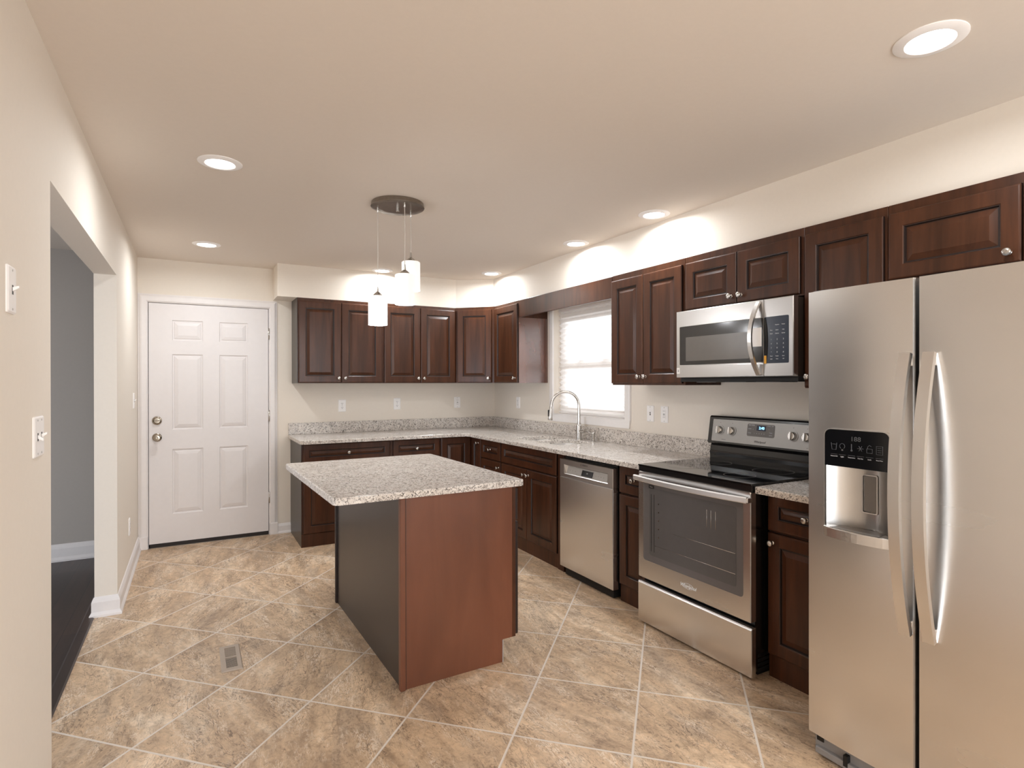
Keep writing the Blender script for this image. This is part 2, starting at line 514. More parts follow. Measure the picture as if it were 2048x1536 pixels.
# ------------------------------------------------------------------ the room
b = B(); b.box(-0.505, YF, -0.06, XR, YB, 0.0, M['tile']); struct(b.done('floor'))
b = B(); b.box(-4.0, YF, -0.06, -0.56, 5.546, -0.002, M['plank']); struct(b.done('floor_hall'))
b = B(); b.rings([[(x, YF, z) for x, z in ((-0.56, -0.03), (-0.56, 0.0), (-0.55, 0.008), (-0.512, 0.006), (-0.505, 0.001), (-0.505, -0.03))],
                  [(x, 5.546, z) for x, z in ((-0.56, -0.03), (-0.56, 0.0), (-0.55, 0.008), (-0.512, 0.006), (-0.505, 0.001), (-0.505, -0.03))]], M['plank'])
struct(b.done('trim_1'))
b = B(); b.box(-4.1, YF - 0.1, ZC, XR + 0.15, YB + 0.15, ZC + 0.08, M['ceil']); struct(b.done('ceiling'))

# back wall with the door opening
DX0, DX1, DZ1 = -0.330, 0.611, 2.053
b = B()
b.box(XL - 0.112, YB, 0, DX0, YB + 0.12, ZC, M['wall']); b.box(DX1, YB, 0, XR + 0.15, YB + 0.12, ZC, M['wall'])
b.box(DX0, YB, DZ1, DX1, YB + 0.12, ZC, M['wall'])
struct(b.done('wall_back'))
# right wall with the window opening
WY0, WY1, WZ0, WZ1 = 3.40, 4.40, 1.085, 2.05
b = B()
b.box(XR, YF, 0, XR + 0.14, WY0, ZC, M['wall']); b.box(XR, WY1, 0, XR + 0.14, YB, ZC, M['wall'])
b.box(XR, WY0, 0, XR + 0.14, WY1, WZ0, M['wall']); b.box(XR, WY0, WZ1, XR + 0.14, WY1, ZC, M['wall'])
struct(b.done('wall_right'))
# left wall with the wide opening to the hall
OY0, OY1, OZ = 2.300, 4.122, 2.018
b = B()
b.box(XL - 0.112, YF, 0, XL, OY0, ZC, M['wall']); b.box(XL - 0.112, OY1, 0, XL, YB, ZC, M['wall'])
b.box(XL - 0.112, OY0, OZ, XL, OY1, ZC, M['wall'])
struct(b.done('wall_left'))
# front wall (behind the camera) with an unseen patio door, added for fill light
PX0, PX1 = -0.15, 2.2
b = B()
b.box(XL - 0.112, YF - 0.1, 0, PX0, YF, ZC, M['wall']); b.box(PX1, YF - 0.1, 0, XR + 0.14, YF, ZC, M['wall'])
b.box(PX0, YF - 0.1, 2.1, PX1, YF, ZC, M['wall'])
struct(b.done('wall_front'))
b = B()
for x0, x1 in ((PX0, PX0 + 0.07), (PX1 - 0.07, PX1), ((PX0 + PX1) / 2 - 0.05, (PX0 + PX1) / 2 + 0.05)):
    b.box(x0, YF - 0.08, 0.0, x1, YF - 0.02, 2.1, M['trim'])
b.box(PX0 + 0.07, YF - 0.08, 0.0, PX1 - 0.07, YF - 0.02, 0.09, M['trim']); b.box(PX0 + 0.07, YF - 0.08, 2.03, PX1 - 0.07, YF - 0.02, 2.1, M['trim'])
d2 = struct(b.done('added_glass_door'))
b = B(); b.box(PX0 + 0.07, YF - 0.052, 0.09, PX1 - 0.07, YF - 0.046, 2.03, M['pane']); b.done('glass_pane', d2)
# hall walls; the window opening is invented to go with the fill light
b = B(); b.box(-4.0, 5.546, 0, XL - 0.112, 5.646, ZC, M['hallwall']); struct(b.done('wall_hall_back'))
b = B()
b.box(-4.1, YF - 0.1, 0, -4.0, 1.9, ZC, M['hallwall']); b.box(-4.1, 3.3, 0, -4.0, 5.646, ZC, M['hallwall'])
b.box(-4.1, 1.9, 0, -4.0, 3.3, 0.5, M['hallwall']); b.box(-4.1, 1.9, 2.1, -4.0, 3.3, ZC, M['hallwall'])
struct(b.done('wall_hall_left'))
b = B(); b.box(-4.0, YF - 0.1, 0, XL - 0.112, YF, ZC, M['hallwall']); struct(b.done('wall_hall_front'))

# baseboards: profile (out, height)
BB = [(0, 0), (0.024, 0), (0.024, 0.012), (0.014, 0.03), (0.014, 0.085), (0.010, 0.098), (0.004, 0.112), (0.0, 0.115)]
def baseboard(name, pts, prof=BB):
    """pts: list of (x,y,nx,ny): mitred path with outward normal per vertex"""
    b = B(); b.rings([[(x + nx * o, y + ny * o, z) for o, z in prof] for x, y, nx, ny in pts], M['trim'])
    return struct(b.done(name))
baseboard('baseboard_left', [(XL - 0.112, OY1, -1, -1), (XL, OY1, 1, -1), (XL, YB - 0.02, 1, 0)])
baseboard('baseboard_left_near', [(XL, YF, 1, 0), (XL, OY0, 1, 1), (XL - 0.112, OY0, -1, 1)])
baseboard('baseboard_hall', [(-4.0, 5.546, 0, -1), (XL - 0.112, 5.546, 0, -1)], [(o, z * 1.15) for o, z in BB])
baseboard('baseboard_back', [(0.675, YB, 0, -1), (0.79, YB, 0, -1)], [(o, z * 0.78) for o, z in BB])

# soffit above the wall cabinets
b = B()
b.slab([(0.641, YB), (0.641, 5.285), (2.315, 5.285), (2.630, 5.072), (2.630, YF), (XR, YF), (XR, YB)], ZS, ZC, M['wall'])
struct(b.done('trim_2'))

# ------------------------------------------------------------------ entry door
def panel_loops(x0, z0, x1, z1, steps):
    """concentric rectangles; steps: (inset, y)"""
    return [[(x0 + i, y, z0 + i), (x1 - i, y, z0 + i), (x1 - i, y, z1 - i), (x0 + i, y, z1 - i)] for i, y in steps]

door = struct(bpy.data.objects.new('door_1', None)); C.objects.link(door); door.location = (0, 0, 0)
b = B()
sx0, sx1, sz0, sz1, yf = -0.317, 0.598, 0.036, 2.041, YB - 0.006
px = [(-0.150, 0.079), (0.204, 0.430)]; pz = [(0.272, 0.818), (0.982, 1.618), (1.733, 1.905)]
xs = [sx0] + [v for p in px for v in p] + [sx1]; zs = [sz0] + [v for p in pz for v in p] + [sz1]
for i in range(5):
    for j in range(7):
        if i in (1, 3) and j in (1, 3, 5):
            b.rings(panel_loops(xs[i], zs[j], xs[i + 1], zs[j + 1], [(0, yf), (0.006, yf + 0.007), (0.014, yf + 0.008), (0.020, yf + 0.004), (0.044, yf - 0.001)]), M['doorp'], cap0=False)
        else:
            b.poly([(xs[i], yf, zs[j]), (xs[i + 1], yf, zs[j]), (xs[i + 1], yf, zs[j + 1]), (xs[i], yf, zs[j + 1])], M['doorp'])
for q in ([(sx0, sz0), (sx1, sz0)], [(sx1, sz0), (sx1, sz1)], [(sx1, sz1), (sx0, sz1)], [(sx0, sz1), (sx0, sz0)]):
    (a0, c0), (a1, c1) = q
    b.poly([(a0, yf, c0), (a1, yf, c1), (a1, yf + 0.044, c1), (a0, yf + 0.044, c0)], M['doorp'])
b.poly([(sx0, yf + 0.044, sz0), (sx1, yf + 0.044, sz0), (sx1, yf + 0.044, sz1), (sx0, yf + 0.044, sz1)], M['doorp'])
bmesh.ops.remove_doubles(b.bm, verts=b.bm.verts[:], dist=0.0004)
slab_o = b.done('door_panel', door)
# deadbolt and knob
b = B(); b.lathe([(0.0, 0), (0.034, 0), (0.036, -0.006), (0.033, -0.012), (0.026, -0.014), (0.022, -0.011), (0.0, -0.012)], M['brass'], 28, (-0.259, yf, 1.062), 'Y')
dbt = b.done('deadbolt', door)
b = B(); b.box(-0.259 - 0.021, yf - 0.030, 1.057, -0.259 + 0.021, yf - 0.012, 1.067, M['brass'], 0.003); b.done('thumb_turn', dbt)
b = B(); b.lathe([(0.0, 0), (0.033, 0), (0.035, -0.005), (0.030, -0.010), (0.013, -0.014), (0.012, -0.030), (0.020, -0.036), (0.0275, -0.048), (0.0275, -0.058), (0.022, -0.065), (0.012, -0.066), (0.009, -0.062), (0.0, -0.062)], M['brass'], 28, (-0.259, yf, 0.922), 'Y')
b.done('door_knob', door)
for hz in (0.34, 1.078, 1.818):
    b = B(); b.tube([(0.604, yf - 0.006, hz - 0.05), (0.604, yf - 0.006, hz + 0.05)], 0.0065, M['nickel'], 10)
    b.box(0.5985, yf - 0.003, hz - 0.048, 0.6095, yf + 0.001, hz + 0.048, M['nickel']); b.done('hinge', door)
b = B(); b.box(sx0 + 0.004, yf + 0.002, 0.004, sx1 - 0.004, yf + 0.03, 0.0355, M['gasket'], 0.003); b.box(sx0 + 0.004, yf + 0.008, 0.0355, sx1 - 0.004, yf + 0.02, 0.0365, M['gasket']); b.done('door_sweep', door)
# casing
b = B()
CP = [(0.0, 0.0), (0.0, -0.012), (0.010, -0.019), (0.040, -0.019), (0.050, -0.016), (0.058, -0.010), (0.066, -0.008), (0.066, 0.0)]
def casing_path(o):   # o = offset outward from the opening
    return [(DX0 + 0.004 - o, 0.0), (DX0 + 0.004 - o, DZ1 - 0.004 + o), (DX1 - 0.004 + o, DZ1 - 0.004 + o), (DX1 - 0.004 + o, 0.0)]
loops = []
for i in range(4):
    L = []
    for o, y in CP:
        p = casing_path(o if o < 0.06 else (0.060 if i < 0 else o))[i]
        x = max(p[0], XL + 0.001); L.append((x, YB + y, p[1]))
    loops.append(L)
b.rings(loops, M['trim'])
b.box(XL + 0.001, YB - 0.024, 0, DX0 + 0.004, YB, 0.105, M['trim'], 0.003); b.box(DX1 - 0.004, YB - 0.024, 0, 0.676, YB, 0.105, M['trim'], 0.003)
struct(b.done('trim_3'))
b = B()
b.box(DX0, YB, 0, DX0 + 0.008, YB + 0.12, DZ1, M['trim']); b.box(DX1 - 0.008, YB, 0, DX1, YB + 0.12, DZ1, M['trim']); b.box(DX0 + 0.008, YB, DZ1 - 0.008, DX1 - 0.008, YB + 0.12, DZ1, M['trim'])
b.box(DX0 + 0.008, YB + 0.045, 0, DX0 + 0.03, YB + 0.12, DZ1 - 0.008, M['gasket']); b.box(DX1 - 0.03, YB + 0.045, 0, DX1 - 0.008, YB + 0.12, DZ1 - 0.008, M['gasket']); b.box(DX0 + 0.03, YB + 0.045, DZ1 - 0.03, DX1 - 0.03, YB + 0.12, DZ1 - 0.008, M['gasket'])
b.box(DX0 + 0.008, YB - 0.004, 0.0, DX1 - 0.008, YB + 0.12, 0.0035, M['dnickel'])
b.done('door_jamb', door)

# ------------------------------------------------------------------ window over the sink
win = struct(bpy.data.objects.new('window_1', None)); C.objects.link(win)
b = B()
WP = [(0.0, 0.0), (0.0, -0.014), (0.008, -0.018), (0.045, -0.018), (0.060, -0.012), (0.064, 0.0)]
def wl(o): return [(WY0 - o, WZ0), (WY0 - o, WZ1 + o), (WY1 + o, WZ1 + o), (WY1 + o, WZ0)]
b.rings([[(XR + y, wl(o)[i][0], wl(o)[i][1]) for o, y in WP] for i in range(4)], M['sill'])
b.done('window_casing', win)
b = B()
b.rings([[(XR, WY0 - 0.064, 1.085), (XR - 0.017, WY0 - 0.064, 1.085), (XR - 0.014, WY0 - 0.058, 1.060), (XR - 0.012, WY0 - 0.050, 1.022), (XR, WY0 - 0.050, 1.022)],
         [(XR, WY1 + 0.064, 1.085), (XR - 0.017, WY1 + 0.064, 1.085), (XR - 0.014, WY1 + 0.058, 1.060), (XR - 0.012, WY1 + 0.050, 1.022), (XR, WY1 + 0.050, 1.022)]], M['sill'])
b.box(XR - 0.004, WY0 - 0.01, 1.0855, XR + 0.10, WY1 + 0.01, 1.092, M['sill'])
b.done('window_sill', win)
b = B()
xa, xb = XR + 0.075, XR + 0.115
for y0, y1, z0, z1 in ((WY0, WY0 + 0.075, WZ0, WZ1), (WY1 - 0.075, WY1, WZ0, WZ1), (WY0 + 0.075, WY1 - 0.075, WZ0, WZ0 + 0.06), (WY0 + 0.075, WY1 - 0.075, WZ1 - 0.12, WZ1), (WY0 + 0.075, WY1 - 0.075, 1.50, 1.555)):
    b.box(xa, y0, z0, xb, y1, z1, M['sill'])
b.box(xa - 0.012, WY0 + 0.30, 1.555, xa + 0.012, WY0 + 0.36, 1.568, M['sill']); b.box(xa - 0.012, WY1 - 0.36, 1.555, xa + 0.012, WY1 - 0.30, 1.568, M['sill'])
fr = b.done('window_frame', win)
b = B(); b.box(XR + 0.092, WY0 + 0.075, WZ0 + 0.06, XR + 0.097, WY1 - 0.075, 1.50, M['pane']); b.box(XR + 0.092, WY0 + 0.075, 1.555, XR + 0.097, WY1 - 0.075, WZ1 - 0.12, M['pane']); b.done('glass_pane', fr)
# pleated shade
sh = thing('pleated_shade', 'white sheer pleated shade drawn down over the window above the sink', 'window shade', (XR + 0.035, 3.89, WZ0 + 0.03))
b = B(); L = []
nP = 19; H = WZ1 - WZ0 - 0.065
for i in range(nP * 6 + 1):
    z = H * i / (nP * 6); x = 0.017 * math.cos(2 * math.pi * i / 6)
    L.append([(x, -0.455, z), (x, 0.455, z)])
vs = [[b.bm.verts.new(p) for p in q] for q in L]
for i in range(len(vs) - 1):
    f = b.bm.faces.new([vs[i][0], vs[i][1], vs[i + 1][1], vs[i + 1][0]]); f.material_index = b.mi(M['shade']); f.smooth = True
b.done('pleated_fabric', sh)
b = B(); b.box(-0.018, -0.458, H, 0.018, 0.458, H + 0.03, M['sill'], 0.003); b.done('head_rail', sh)
b = B(); b.box(-0.016, -0.458, -0.014, 0.016, 0.458, 0.0, M['sill'], 0.003); b.done('bottom_rail', sh)

# ------------------------------------------------------------------ cabinets
KNOB = [(0.0, 0.0), (0.009, 0.0), (0.009, -0.003), (0.0055, -0.006), (0.0055, -0.016), (0.010, -0.019), (0.0145, -0.023), (0.0150, -0.027), (0.0125, -0.0305), (0.006, -0.032), (0.0, -0.032)]
def knob_mesh():
    b = B(); b.lathe(KNOB, M['nickel'], 20, (0, 0, 0), 'Y')
    bmesh.ops.recalc_face_normals(b.bm, faces=b.bm.faces[:])
    for e in b.bm.edges:
        if e.calc_face_angle(0) > 0.75: e.smooth = False
    me = bpy.data.meshes.new('knob'); b.bm.to_mesh(me); b.bm.free(); me.materials.append(M['nickel']); return me
KN = knob_mesh()
T = 0.019
def front_steps(w, h):
    f = min(0.058, 0.30 * min(w, h)); s = min(1.0, min(w, h) / 0.22)
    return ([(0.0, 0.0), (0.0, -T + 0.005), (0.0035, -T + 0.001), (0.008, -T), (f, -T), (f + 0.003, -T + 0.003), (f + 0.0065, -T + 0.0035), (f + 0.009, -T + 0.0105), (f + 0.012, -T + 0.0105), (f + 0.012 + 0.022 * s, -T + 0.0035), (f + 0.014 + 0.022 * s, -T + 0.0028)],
            [1, 0, 0, 0, 0, 1, 1, 1, 0, 0])  # outer edge ring painted dark as gap shade; inner rings are glaze
def front(parent, kind, x0, z0, x1, z1, knob=None, wm=None):
    """a raised-panel door or drawer front on the plane y=0 of its cabinet; knob = (x, z)"""
    b = B(); st, gl = front_steps(x1 - x0, z1 - z0); wm = wm or M['wood']
    b.rings(panel_loops(0, 0, x1 - x0, z1 - z0, st), wm, [M['glaze_shade'] if g else wm for g in gl])
    o = b.done(kind, parent, (x0, 0, z0))
    if knob:
        k = bpy.data.objects.new('knob', KN); C.objects.link(k); k.parent = o
        k.location = (knob[0] - x0, -T, knob[1] - z0)
    return o

def body(parent, w, d, z0, z1, mat=None, toe=0.0, side=None):
    b = B(); mat = mat or M['wood']
    b.box(0, 0.0, z0, w, d, z1, mat)
    return b.done('cabinet_body', parent)

ZT = 0.868    # underside of the worktop
# back run, base
t = thing('base_cabinet', 'dark wood base cabinet nearest the white door, wide drawer over two doors', 'cabinet', (0.791, 5.0, 0), 0, 'base cabinets')
body(t, 0.775, 0.588, 0, ZT)
front(t, 'drawer', 0.010, 0.70, 0.752, 0.857, (0.383, 0.778))
front(t, 'door', 0.010, 0.112, 0.378, 0.690, (0.352, 0.64)); front(t, 'door', 0.383, 0.112, 0.752, 0.690, (0.41, 0.64))
b = B(); b.box(-0.004, -0.004, 0, 0.775, 0.0, 0.108, M['wood']); b.done('toe_board', t)
b = B(); b.box(-0.004, 0.0, 0, 0.0, 0.588, ZT, M['lam']); b.done('end_panel', t)
t = thing('base_cabinet', 'dark wood base cabinet behind the island, one drawer over one door', 'cabinet', (1.567, 5.0, 0), 0, 'base cabinets')
body(t, 0.457, 0.588, 0, ZT)
front(t, 'drawer', 0.004, 0.70, 0.446, 0.857, (0.222, 0.776)); front(t, 'door', 0.004, 0.112, 0.446, 0.690, (0.415, 0.64))
b = B(); b.box(0, -0.004, 0, 0.457, 0.0, 0.108, M['wood']); b.done('toe_board', t)
# corner base
t = thing('corner_base_cabinet', 'dark wood corner base cabinet with two tall doors meeting in the inner corner', 'cabinet', (2.026, 5.0, 0), 0, 'base cabinets')
b = B(); b.slab([(0, 0.588), (0, 0), (0.33, 0), (0.33, -0.225), (XR - 2.029, -0.225), (XR - 2.029, 0.588)], 0, ZT, M['wood']); b.done('cabinet_body', t)
front(t, 'door', 0.006, 0.112, 0.306, 0.857)
o = front(t, 'door', 0, 0.112, 0.198, 0.857, (0.155, 0.81)); o.location = (0.33, -0.022, 0.112); o.rotation_euler = (0, 0, -R90)
RX = 2.356
def rbase(name, label, y1, y0):
    t = thing(name, label, 'cabinet', (RX, y1, 0), -R90, 'base cabinets')
    body(t, y1 - y0, XR - RX - 0.003, 0, ZT); return t
t = rbase('base_cabinet', 'narrow dark wood base cabinet between the corner and the sink cabinet', 4.774, 4.380)
front(t, 'drawer', 0.006, 0.686, 0.388, 0.857, (0.20, 0.772)); front(t, 'door', 0.006, 0.112, 0.388, 0.676, (0.358, 0.628))
t = thing('sink_base_cabinet', 'dark wood sink base cabinet with long false drawer front over two doors', 'cabinet', (RX, 4.379, 0), -R90, 'base cabinets')
sw_, sd_ = 0.967, XR - RX - 0.003
b = B(); b.box(0, 0, 0, sw_, 0.02, ZT, M['wood']); b.box(0, 0.02, 0, 0.018, sd_, ZT, M['wood']); b.box(sw_ - 0.018, 0.02, 0, sw_, sd_, ZT, M['wood'])
b.box(0.018, 0.02, 0.10, sw_ - 0.018, sd_, 0.118, M['wood']); b.box(0.018, sd_ - 0.012, 0.118, sw_ - 0.018, sd_, ZT, M['wood']); b.done('cabinet_body', t)
front(t, 'false_front', 0.010, 0.686, 0.872, 0.857)
front(t, 'door', 0.010, 0.112, 0.440, 0.676, (0.412, 0.632)); front(t, 'door', 0.445, 0.112, 0.872, 0.676, (0.473, 0.632))
b = B(); b.box(0.880, -0.010, 0.0, 0.960, 0.0, ZT, M['wood'], 0.003); b.done('filler_strip', t)
t = rbase('base_cabinet', 'slim dark wood base cabinet between the dishwasher and the stove', 2.803, 2.512)
front(t, 'drawer', 0.006, 0.686, 0.284, 0.857, (0.145, 0.776)); front(t, 'door', 0.006, 0.112, 0.284, 0.676, (0.255, 0.632))
t = rbase('base_cabinet', 'dark wood base cabinet between the stove and the fridge', 1.7405, 1.322)
front(t, 'drawer', 0.004, 0.686, 0.412, 0.857, (0.20, 0.772)); front(t, 'door', 0.004, 0.112, 0.412, 0.676, (0.032, 0.632))

# wall cabinets on the back wall
def upper(name, label, w, d, z0, z1, loc, rz, end=False):
    t = thing(name, label, 'cabinet', loc, rz, 'wall cabinets')
    b = B(); b.box(0, 0, z0, w, d, z1, M['wood'], 0.0015, 1); b.done('cabinet_body', t); return t
UZ0, UZ1 = 1.372, ZS
UY = 5.284
t = upper('wall_cabinet', 'dark two door wall cabinet nearest the white door', 0.766, YB - UY, UZ0, UZ1, (0.803, UY, 0), 0)
front(t, 'door', 0.006, UZ0 + 0.004, 0.374, 2.098, (0.348, 1.418)); front(t, 'door', 0.379, UZ0 + 0.004, 0.752, 2.098, (0.405, 1.418))
b = B(); b.box(-0.003, 0.0, UZ0, 0.0, YB - UY, UZ1, M['lam']); b.done('end_panel', t)
t = upper('wall_cabinet', 'dark two door wall cabinet left of the diagonal corner cabinet', 0.735, YB - UY, UZ0, UZ1, (1.570, UY, 0), 0)
front(t, 'door', 0.006, UZ0 + 0.004, 0.362, 2.098, (0.336, 1.418)); front(t, 'door', 0.367, UZ0 + 0.004, 0.729, 2.098, (0.395, 1.418))
# diagonal corner
UX = 2.597
p0, p1 = Vector((2.306, UY)), Vector((UX, 4.985))
t = thing('corner_wall_cabinet', 'dark wood diagonal corner wall cabinet with one door', 'cabinet', (p0.x, p0.y, 0), math.atan2(p1.y - p0.y, p1.x - p0.x), 'wall cabinets')
dw = (p1 - p0).length; a_ = -math.atan2(p1.y - p0.y, p1.x - p0.x)
def loc2(x, y):
    dx, dy = x - p0.x, y - p0.y
    return (dx * math.cos(a_) - dy * math.sin(a_), dx * math.sin(a_) + dy * math.cos(a_))
b = B(); b.slab([loc2(p0.x, p0.y), loc2(p1.x, p1.y), loc2(XR, 4.985), loc2(XR, YB), loc2(p0.x, YB)], UZ0, UZ1, M['wood']); b.done('cabinet_body', t)
front(t, 'door', 0.028, UZ0 + 0.004, dw - 0.028, 2.098, (dw - 0.056, 1.418))
def rupper(name, label, y1, y0, z0, z1=ZS):
    return upper(name, label, y1 - y0, XR - UX, z0, z1, (UX, y1, 0), -R90)
t = rupper('wall_cabinet', 'small single door wall cabinet left of the window with reddish side', 4.983, 4.506, UZ0)
front(t, 'door', 0.020, UZ0 + 0.004, 0.470, 2.098, (0.438, 1.418))
b = B(); b.box(0.477, 0.0, UZ0, 0.479, XR - UX, ZS - 0.155, M['endp']); b.done('end_panel', t, label='glossy reddish side panel facing the sink')
t = rupper('wall_cabinet', 'tall two door wall cabinet between the window and the microwave', 3.176, 2.493, 1.357)
front(t, 'door', 0.006, 1.368, 0.327, 2.085, (0.300, 1.412)); front(t, 'door', 0.332, 1.368, 0.668, 2.085, (0.360, 1.412))
t = rupper('wall_cabinet', 'short two door wall cabinet above the microwave', 2.491, 1.724, 1.797)
front(t, 'door', 0.014, 1.806, 0.380, 2.085, (0.352, 1.845)); front(t, 'door', 0.386, 1.806, 0.752, 2.085, (0.416, 1.845))
t = rupper('wall_cabinet', 'tall wall cabinet squeezed between the microwave and the fridge', 1.722, 1.342, 1.345)
front(t, 'door', 0.008, 1.352, 0.368, 2.085, (0.034, 1.40))
t = rupper('wall_cabinet', 'wide dark wall cabinet right above the fridge', 1.340, 0.425, 1.797)
front(t, 'door', 0.006, 1.806, 0.453, 2.085, (0.420, 1.842)); front(t, 'door', 0.459, 1.806, 0.908, 2.085, (0.49, 1.842))
b = B(); b.box(UX - 0.003, 3.178, 1.972, UX + 0.018, 4.503, ZS - 0.002, M['wood'], 0.002)
tag(b.done('valance'), 'plain dark wood valance board spanning above the window between wall cabinets', 'valance')

# ------------------------------------------------------------------ island
IR = math.radians(1.3)
t = thing('island_cabinet', 'brown kitchen island base with dark left side and notched toe kick', 'island', (0.8015, 2.4495, 0), IR)
IW, ID, IZ = 0.60, 1.207, 0.859
b = B()
prof = [(0.02, 0), (IW - 0.073, 0), (IW - 0.073, 0.111), (IW, 0.111), (IW, IZ), (0.02, IZ)]
b.rings([[(x, 0.006, z) for x, z in prof], [(x, ID - 0.006, z) for x, z in prof]], M['woodside']); b.box(0.026, 0.0035, 0, 0.030, 0.006, IZ, M['glaze_shade']); b.done('cabinet_body', t)  # dark strip painted in for the gap beside the corner trim
b = B(); b.box(0.012, 0.02, 0.002, 0.02, ID - 0.02, IZ, M['lam']); b.done('back_panel', t, label='dark brown smooth panel on the left side of the island')
for yy in (0.0, ID - 0.024):
    b = B(); b.box(0.0, yy - (0.006 if yy == 0 else 0), 0, 0.026, yy + 0.024, IZ, M['woodside'] if yy == 0 else M['glaze_shade'], 0.005); b.done('corner_trim', t)
b = B(); b.box(IW - 0.018, 0.004, 0.112, IW, 0.006, IZ, M['wood'], 0.0008, 1); b.done('face_frame', t)
b = B(); b.box(IW - 0.073, 0.03, 0.0, IW - 0.068, ID - 0.03, 0.111, M['trim']); b.box(IW - 0.075, 0.004, 0.0, IW - 0.070, 0.03, 0.108, M['panelgrey']); b.done('toe_board', t)
for k in range(2):
    y0 = 0.008 + k * 0.60
    for kind, z0, z1, kz in (('drawer', 0.690, 0.846, 0.768), ('door', 0.122, 0.682, 0.63)):
        o = front(t, kind, 0, z0, 0.588, z1, (0.294, kz) if kind == 'drawer' else (0.55, kz)); o.location = (IW, y0, z0); o.rotation_euler = (0, 0, R90)
t = thing('island_countertop', 'thick pale speckled granite top overhanging the island', 'countertop', (0.9678, 3.0591, 0), IR)
b = B(); b.slab(rrect(-0.4695, -0.6152, 0.4695, 0.6152, 0.028), 0.859, 0.889, M['gran'], bev=0.006); b.done('granite_slab', t)

# ------------------------------------------------------------------ worktops, sink, faucet
CZ0, CZ1 = 0.868, 0.898
CFX, CFY = 2.262, 4.905
t = thing('countertop', 'L shaped speckled granite worktop running from the white door to the stove', 'countertop', (0, 0, 0))
outer = [(0.767, YB), (0.767, CFY + 0.03), (0.776, CFY + 0.009), (0.797, CFY), (CFX - 0.05, CFY), (CFX - 0.015, CFY - 0.015), (CFX, CFY - 0.05), (CFX, 2.512), (XR, 2.512), (XR, YB)]
s1 = rrect(2.425, 3.985, 2.775, 4.305, 0.06); s2 = rrect(2.425, 3.600, 2.775, 3.958, 0.06)
b = B(); b.slab(outer, CZ0, CZ1, M['gran'], [s1, s2], 0.005); b.done('granite_slab', t)
b = B(); b.box(0.767, YB - 0.02, CZ1, XR - 0.02, YB, 1.004, M['gran'], 0.002); b.done('backsplash', t)
b = B(); b.box(XR - 0.02, 2.512, CZ1, XR, YB, 1.004, M['gran'], 0.002); b.done('backsplash', t)
t = thing('countertop', 'short piece of granite worktop between the stove and the fridge', 'countertop', (0, 0, 0))
b = B(); b.slab([(2.232, 1.318), (XR, 1.318), (XR, 1.728), (2.240, 1.728), (2.232, 1.720)], CZ0, CZ1, M['gran'], bev=0.005); b.done('granite_slab', t)
b = B(); b.box(XR - 0.02, 1.318, CZ1, XR, 1.728, 1.004, M['gran'], 0.002); b.done('backsplash', t)
# sink bowls
t = thing('double_sink', 'stainless steel double bowl sink set under the worktop below the window', 'sink', (2.60, 3.95, 0.70))
for y0, y1 in ((3.985, 4.305), (3.600, 3.958)):
    b = B(); L = []
    for ins, z in ((-0.012, CZ0 - 0.001), (0.0, CZ0 - 0.001), (0.004, CZ0 - 0.03), (0.012, 0.73), (0.03, 0.705), (0.06, 0.70)):
        L.append([(x - 2.60, y - 3.95, z - 0.70) for x, y in rrect(2.425 + ins, y0 + ins, 2.775 - ins, y1 - ins, max(0.02, 0.06 - ins * 0.3))])
    b.rings(L, M['steelh'], cap0=False, smooth=True); bo = b.done('sink_bowl', t)
    b = B(); b.lathe([(0.0, 0.0), (0.02, 0.0), (0.024, 0.004), (0.042, 0.004), (0.045, 0.0015)], M['nickel'], 20, (0.0, (y0 + y1) / 2 - 3.95, 0.001)); b.done('drain', bo)
# faucet
t = thing('faucet', 'tall gooseneck pull down faucet in brushed nickel behind the sink', 'faucet', (2.818, 3.884, CZ1 + 0.0005))
b = B(); b.lathe([(0, 0), (0.029, 0), (0.029, 0.006), (0.024, 0.009), (0.024, 0.118), (0.0165, 0.126), (0.0165, 0.14), (0, 0.14)], M['nickel'], 24); b.done('faucet_body', t)
dirv = Vector((-0.21, 0.125, 0)).normalized(); Rr = 0.115
path = [Vector((0, 0, 0.10)), Vector((0, 0, 0.20)), Vector((0, 0, 0.285))]
for i in range(1, 19):
    a = math.pi * i / 18 * 1.0
    path.append(Vector((0, 0, 0.285)) + dirv * (Rr - Rr * math.cos(a)) + Vector((0, 0, Rr * math.sin(a))))
path.append(path[-1] + dirv * 0.004 + Vector((0, 0, -0.02)))
b = B(); b.tube(path, 0.0125, M['nickel'], 14, Vector((0.51, 0.86, 0))); b.done('spout', t)
e0 = path[-1]
b = B(); b.tube([e0 + Vector((0, 0, 0.006)), e0 + Vector((0, 0, -0.01)), e0 + dirv * 0.004 + Vector((0, 0, -0.07)), e0 + dirv * 0.006 + Vector((0, 0, -0.098)), e0 + dirv * 0.006 + Vector((0, 0, -0.104))], 0.016, M['nickel'], 16, Vector((0.51, 0.86, 0)), [0.82, 0.95, 1.05, 1.25, 1.1])
sp_ = b.done('spray_head', t)
b = B(); q = e0 + dirv * 0.019 + Vector((0, 0, -0.045)); b.box(q.x - 0.006, q.y - 0.006, q.z - 0.028, q.x + 0.006, q.y + 0.006, q.z + 0.028, M['blackm'], 0.003); b.done('spray_button', sp_)
b = B(); b.tube([(0, 0.05, 0.068), (0, -0.075, 0.076), (0, -0.082, 0.0765)], 0.0175, M['nickel'], 16, Vector((1, 0, 0)), [0.5, 1.0, 0.9]); hb = b.done('handle_hub', t)
b = B(); b.tube([(0, -0.08, 0.077), (-0.004, -0.13, 0.072), (-0.006, -0.16, 0.064)], 0.006, M['nickel'], 10, Vector((1, 0, 0))); b.done('lever', hb)
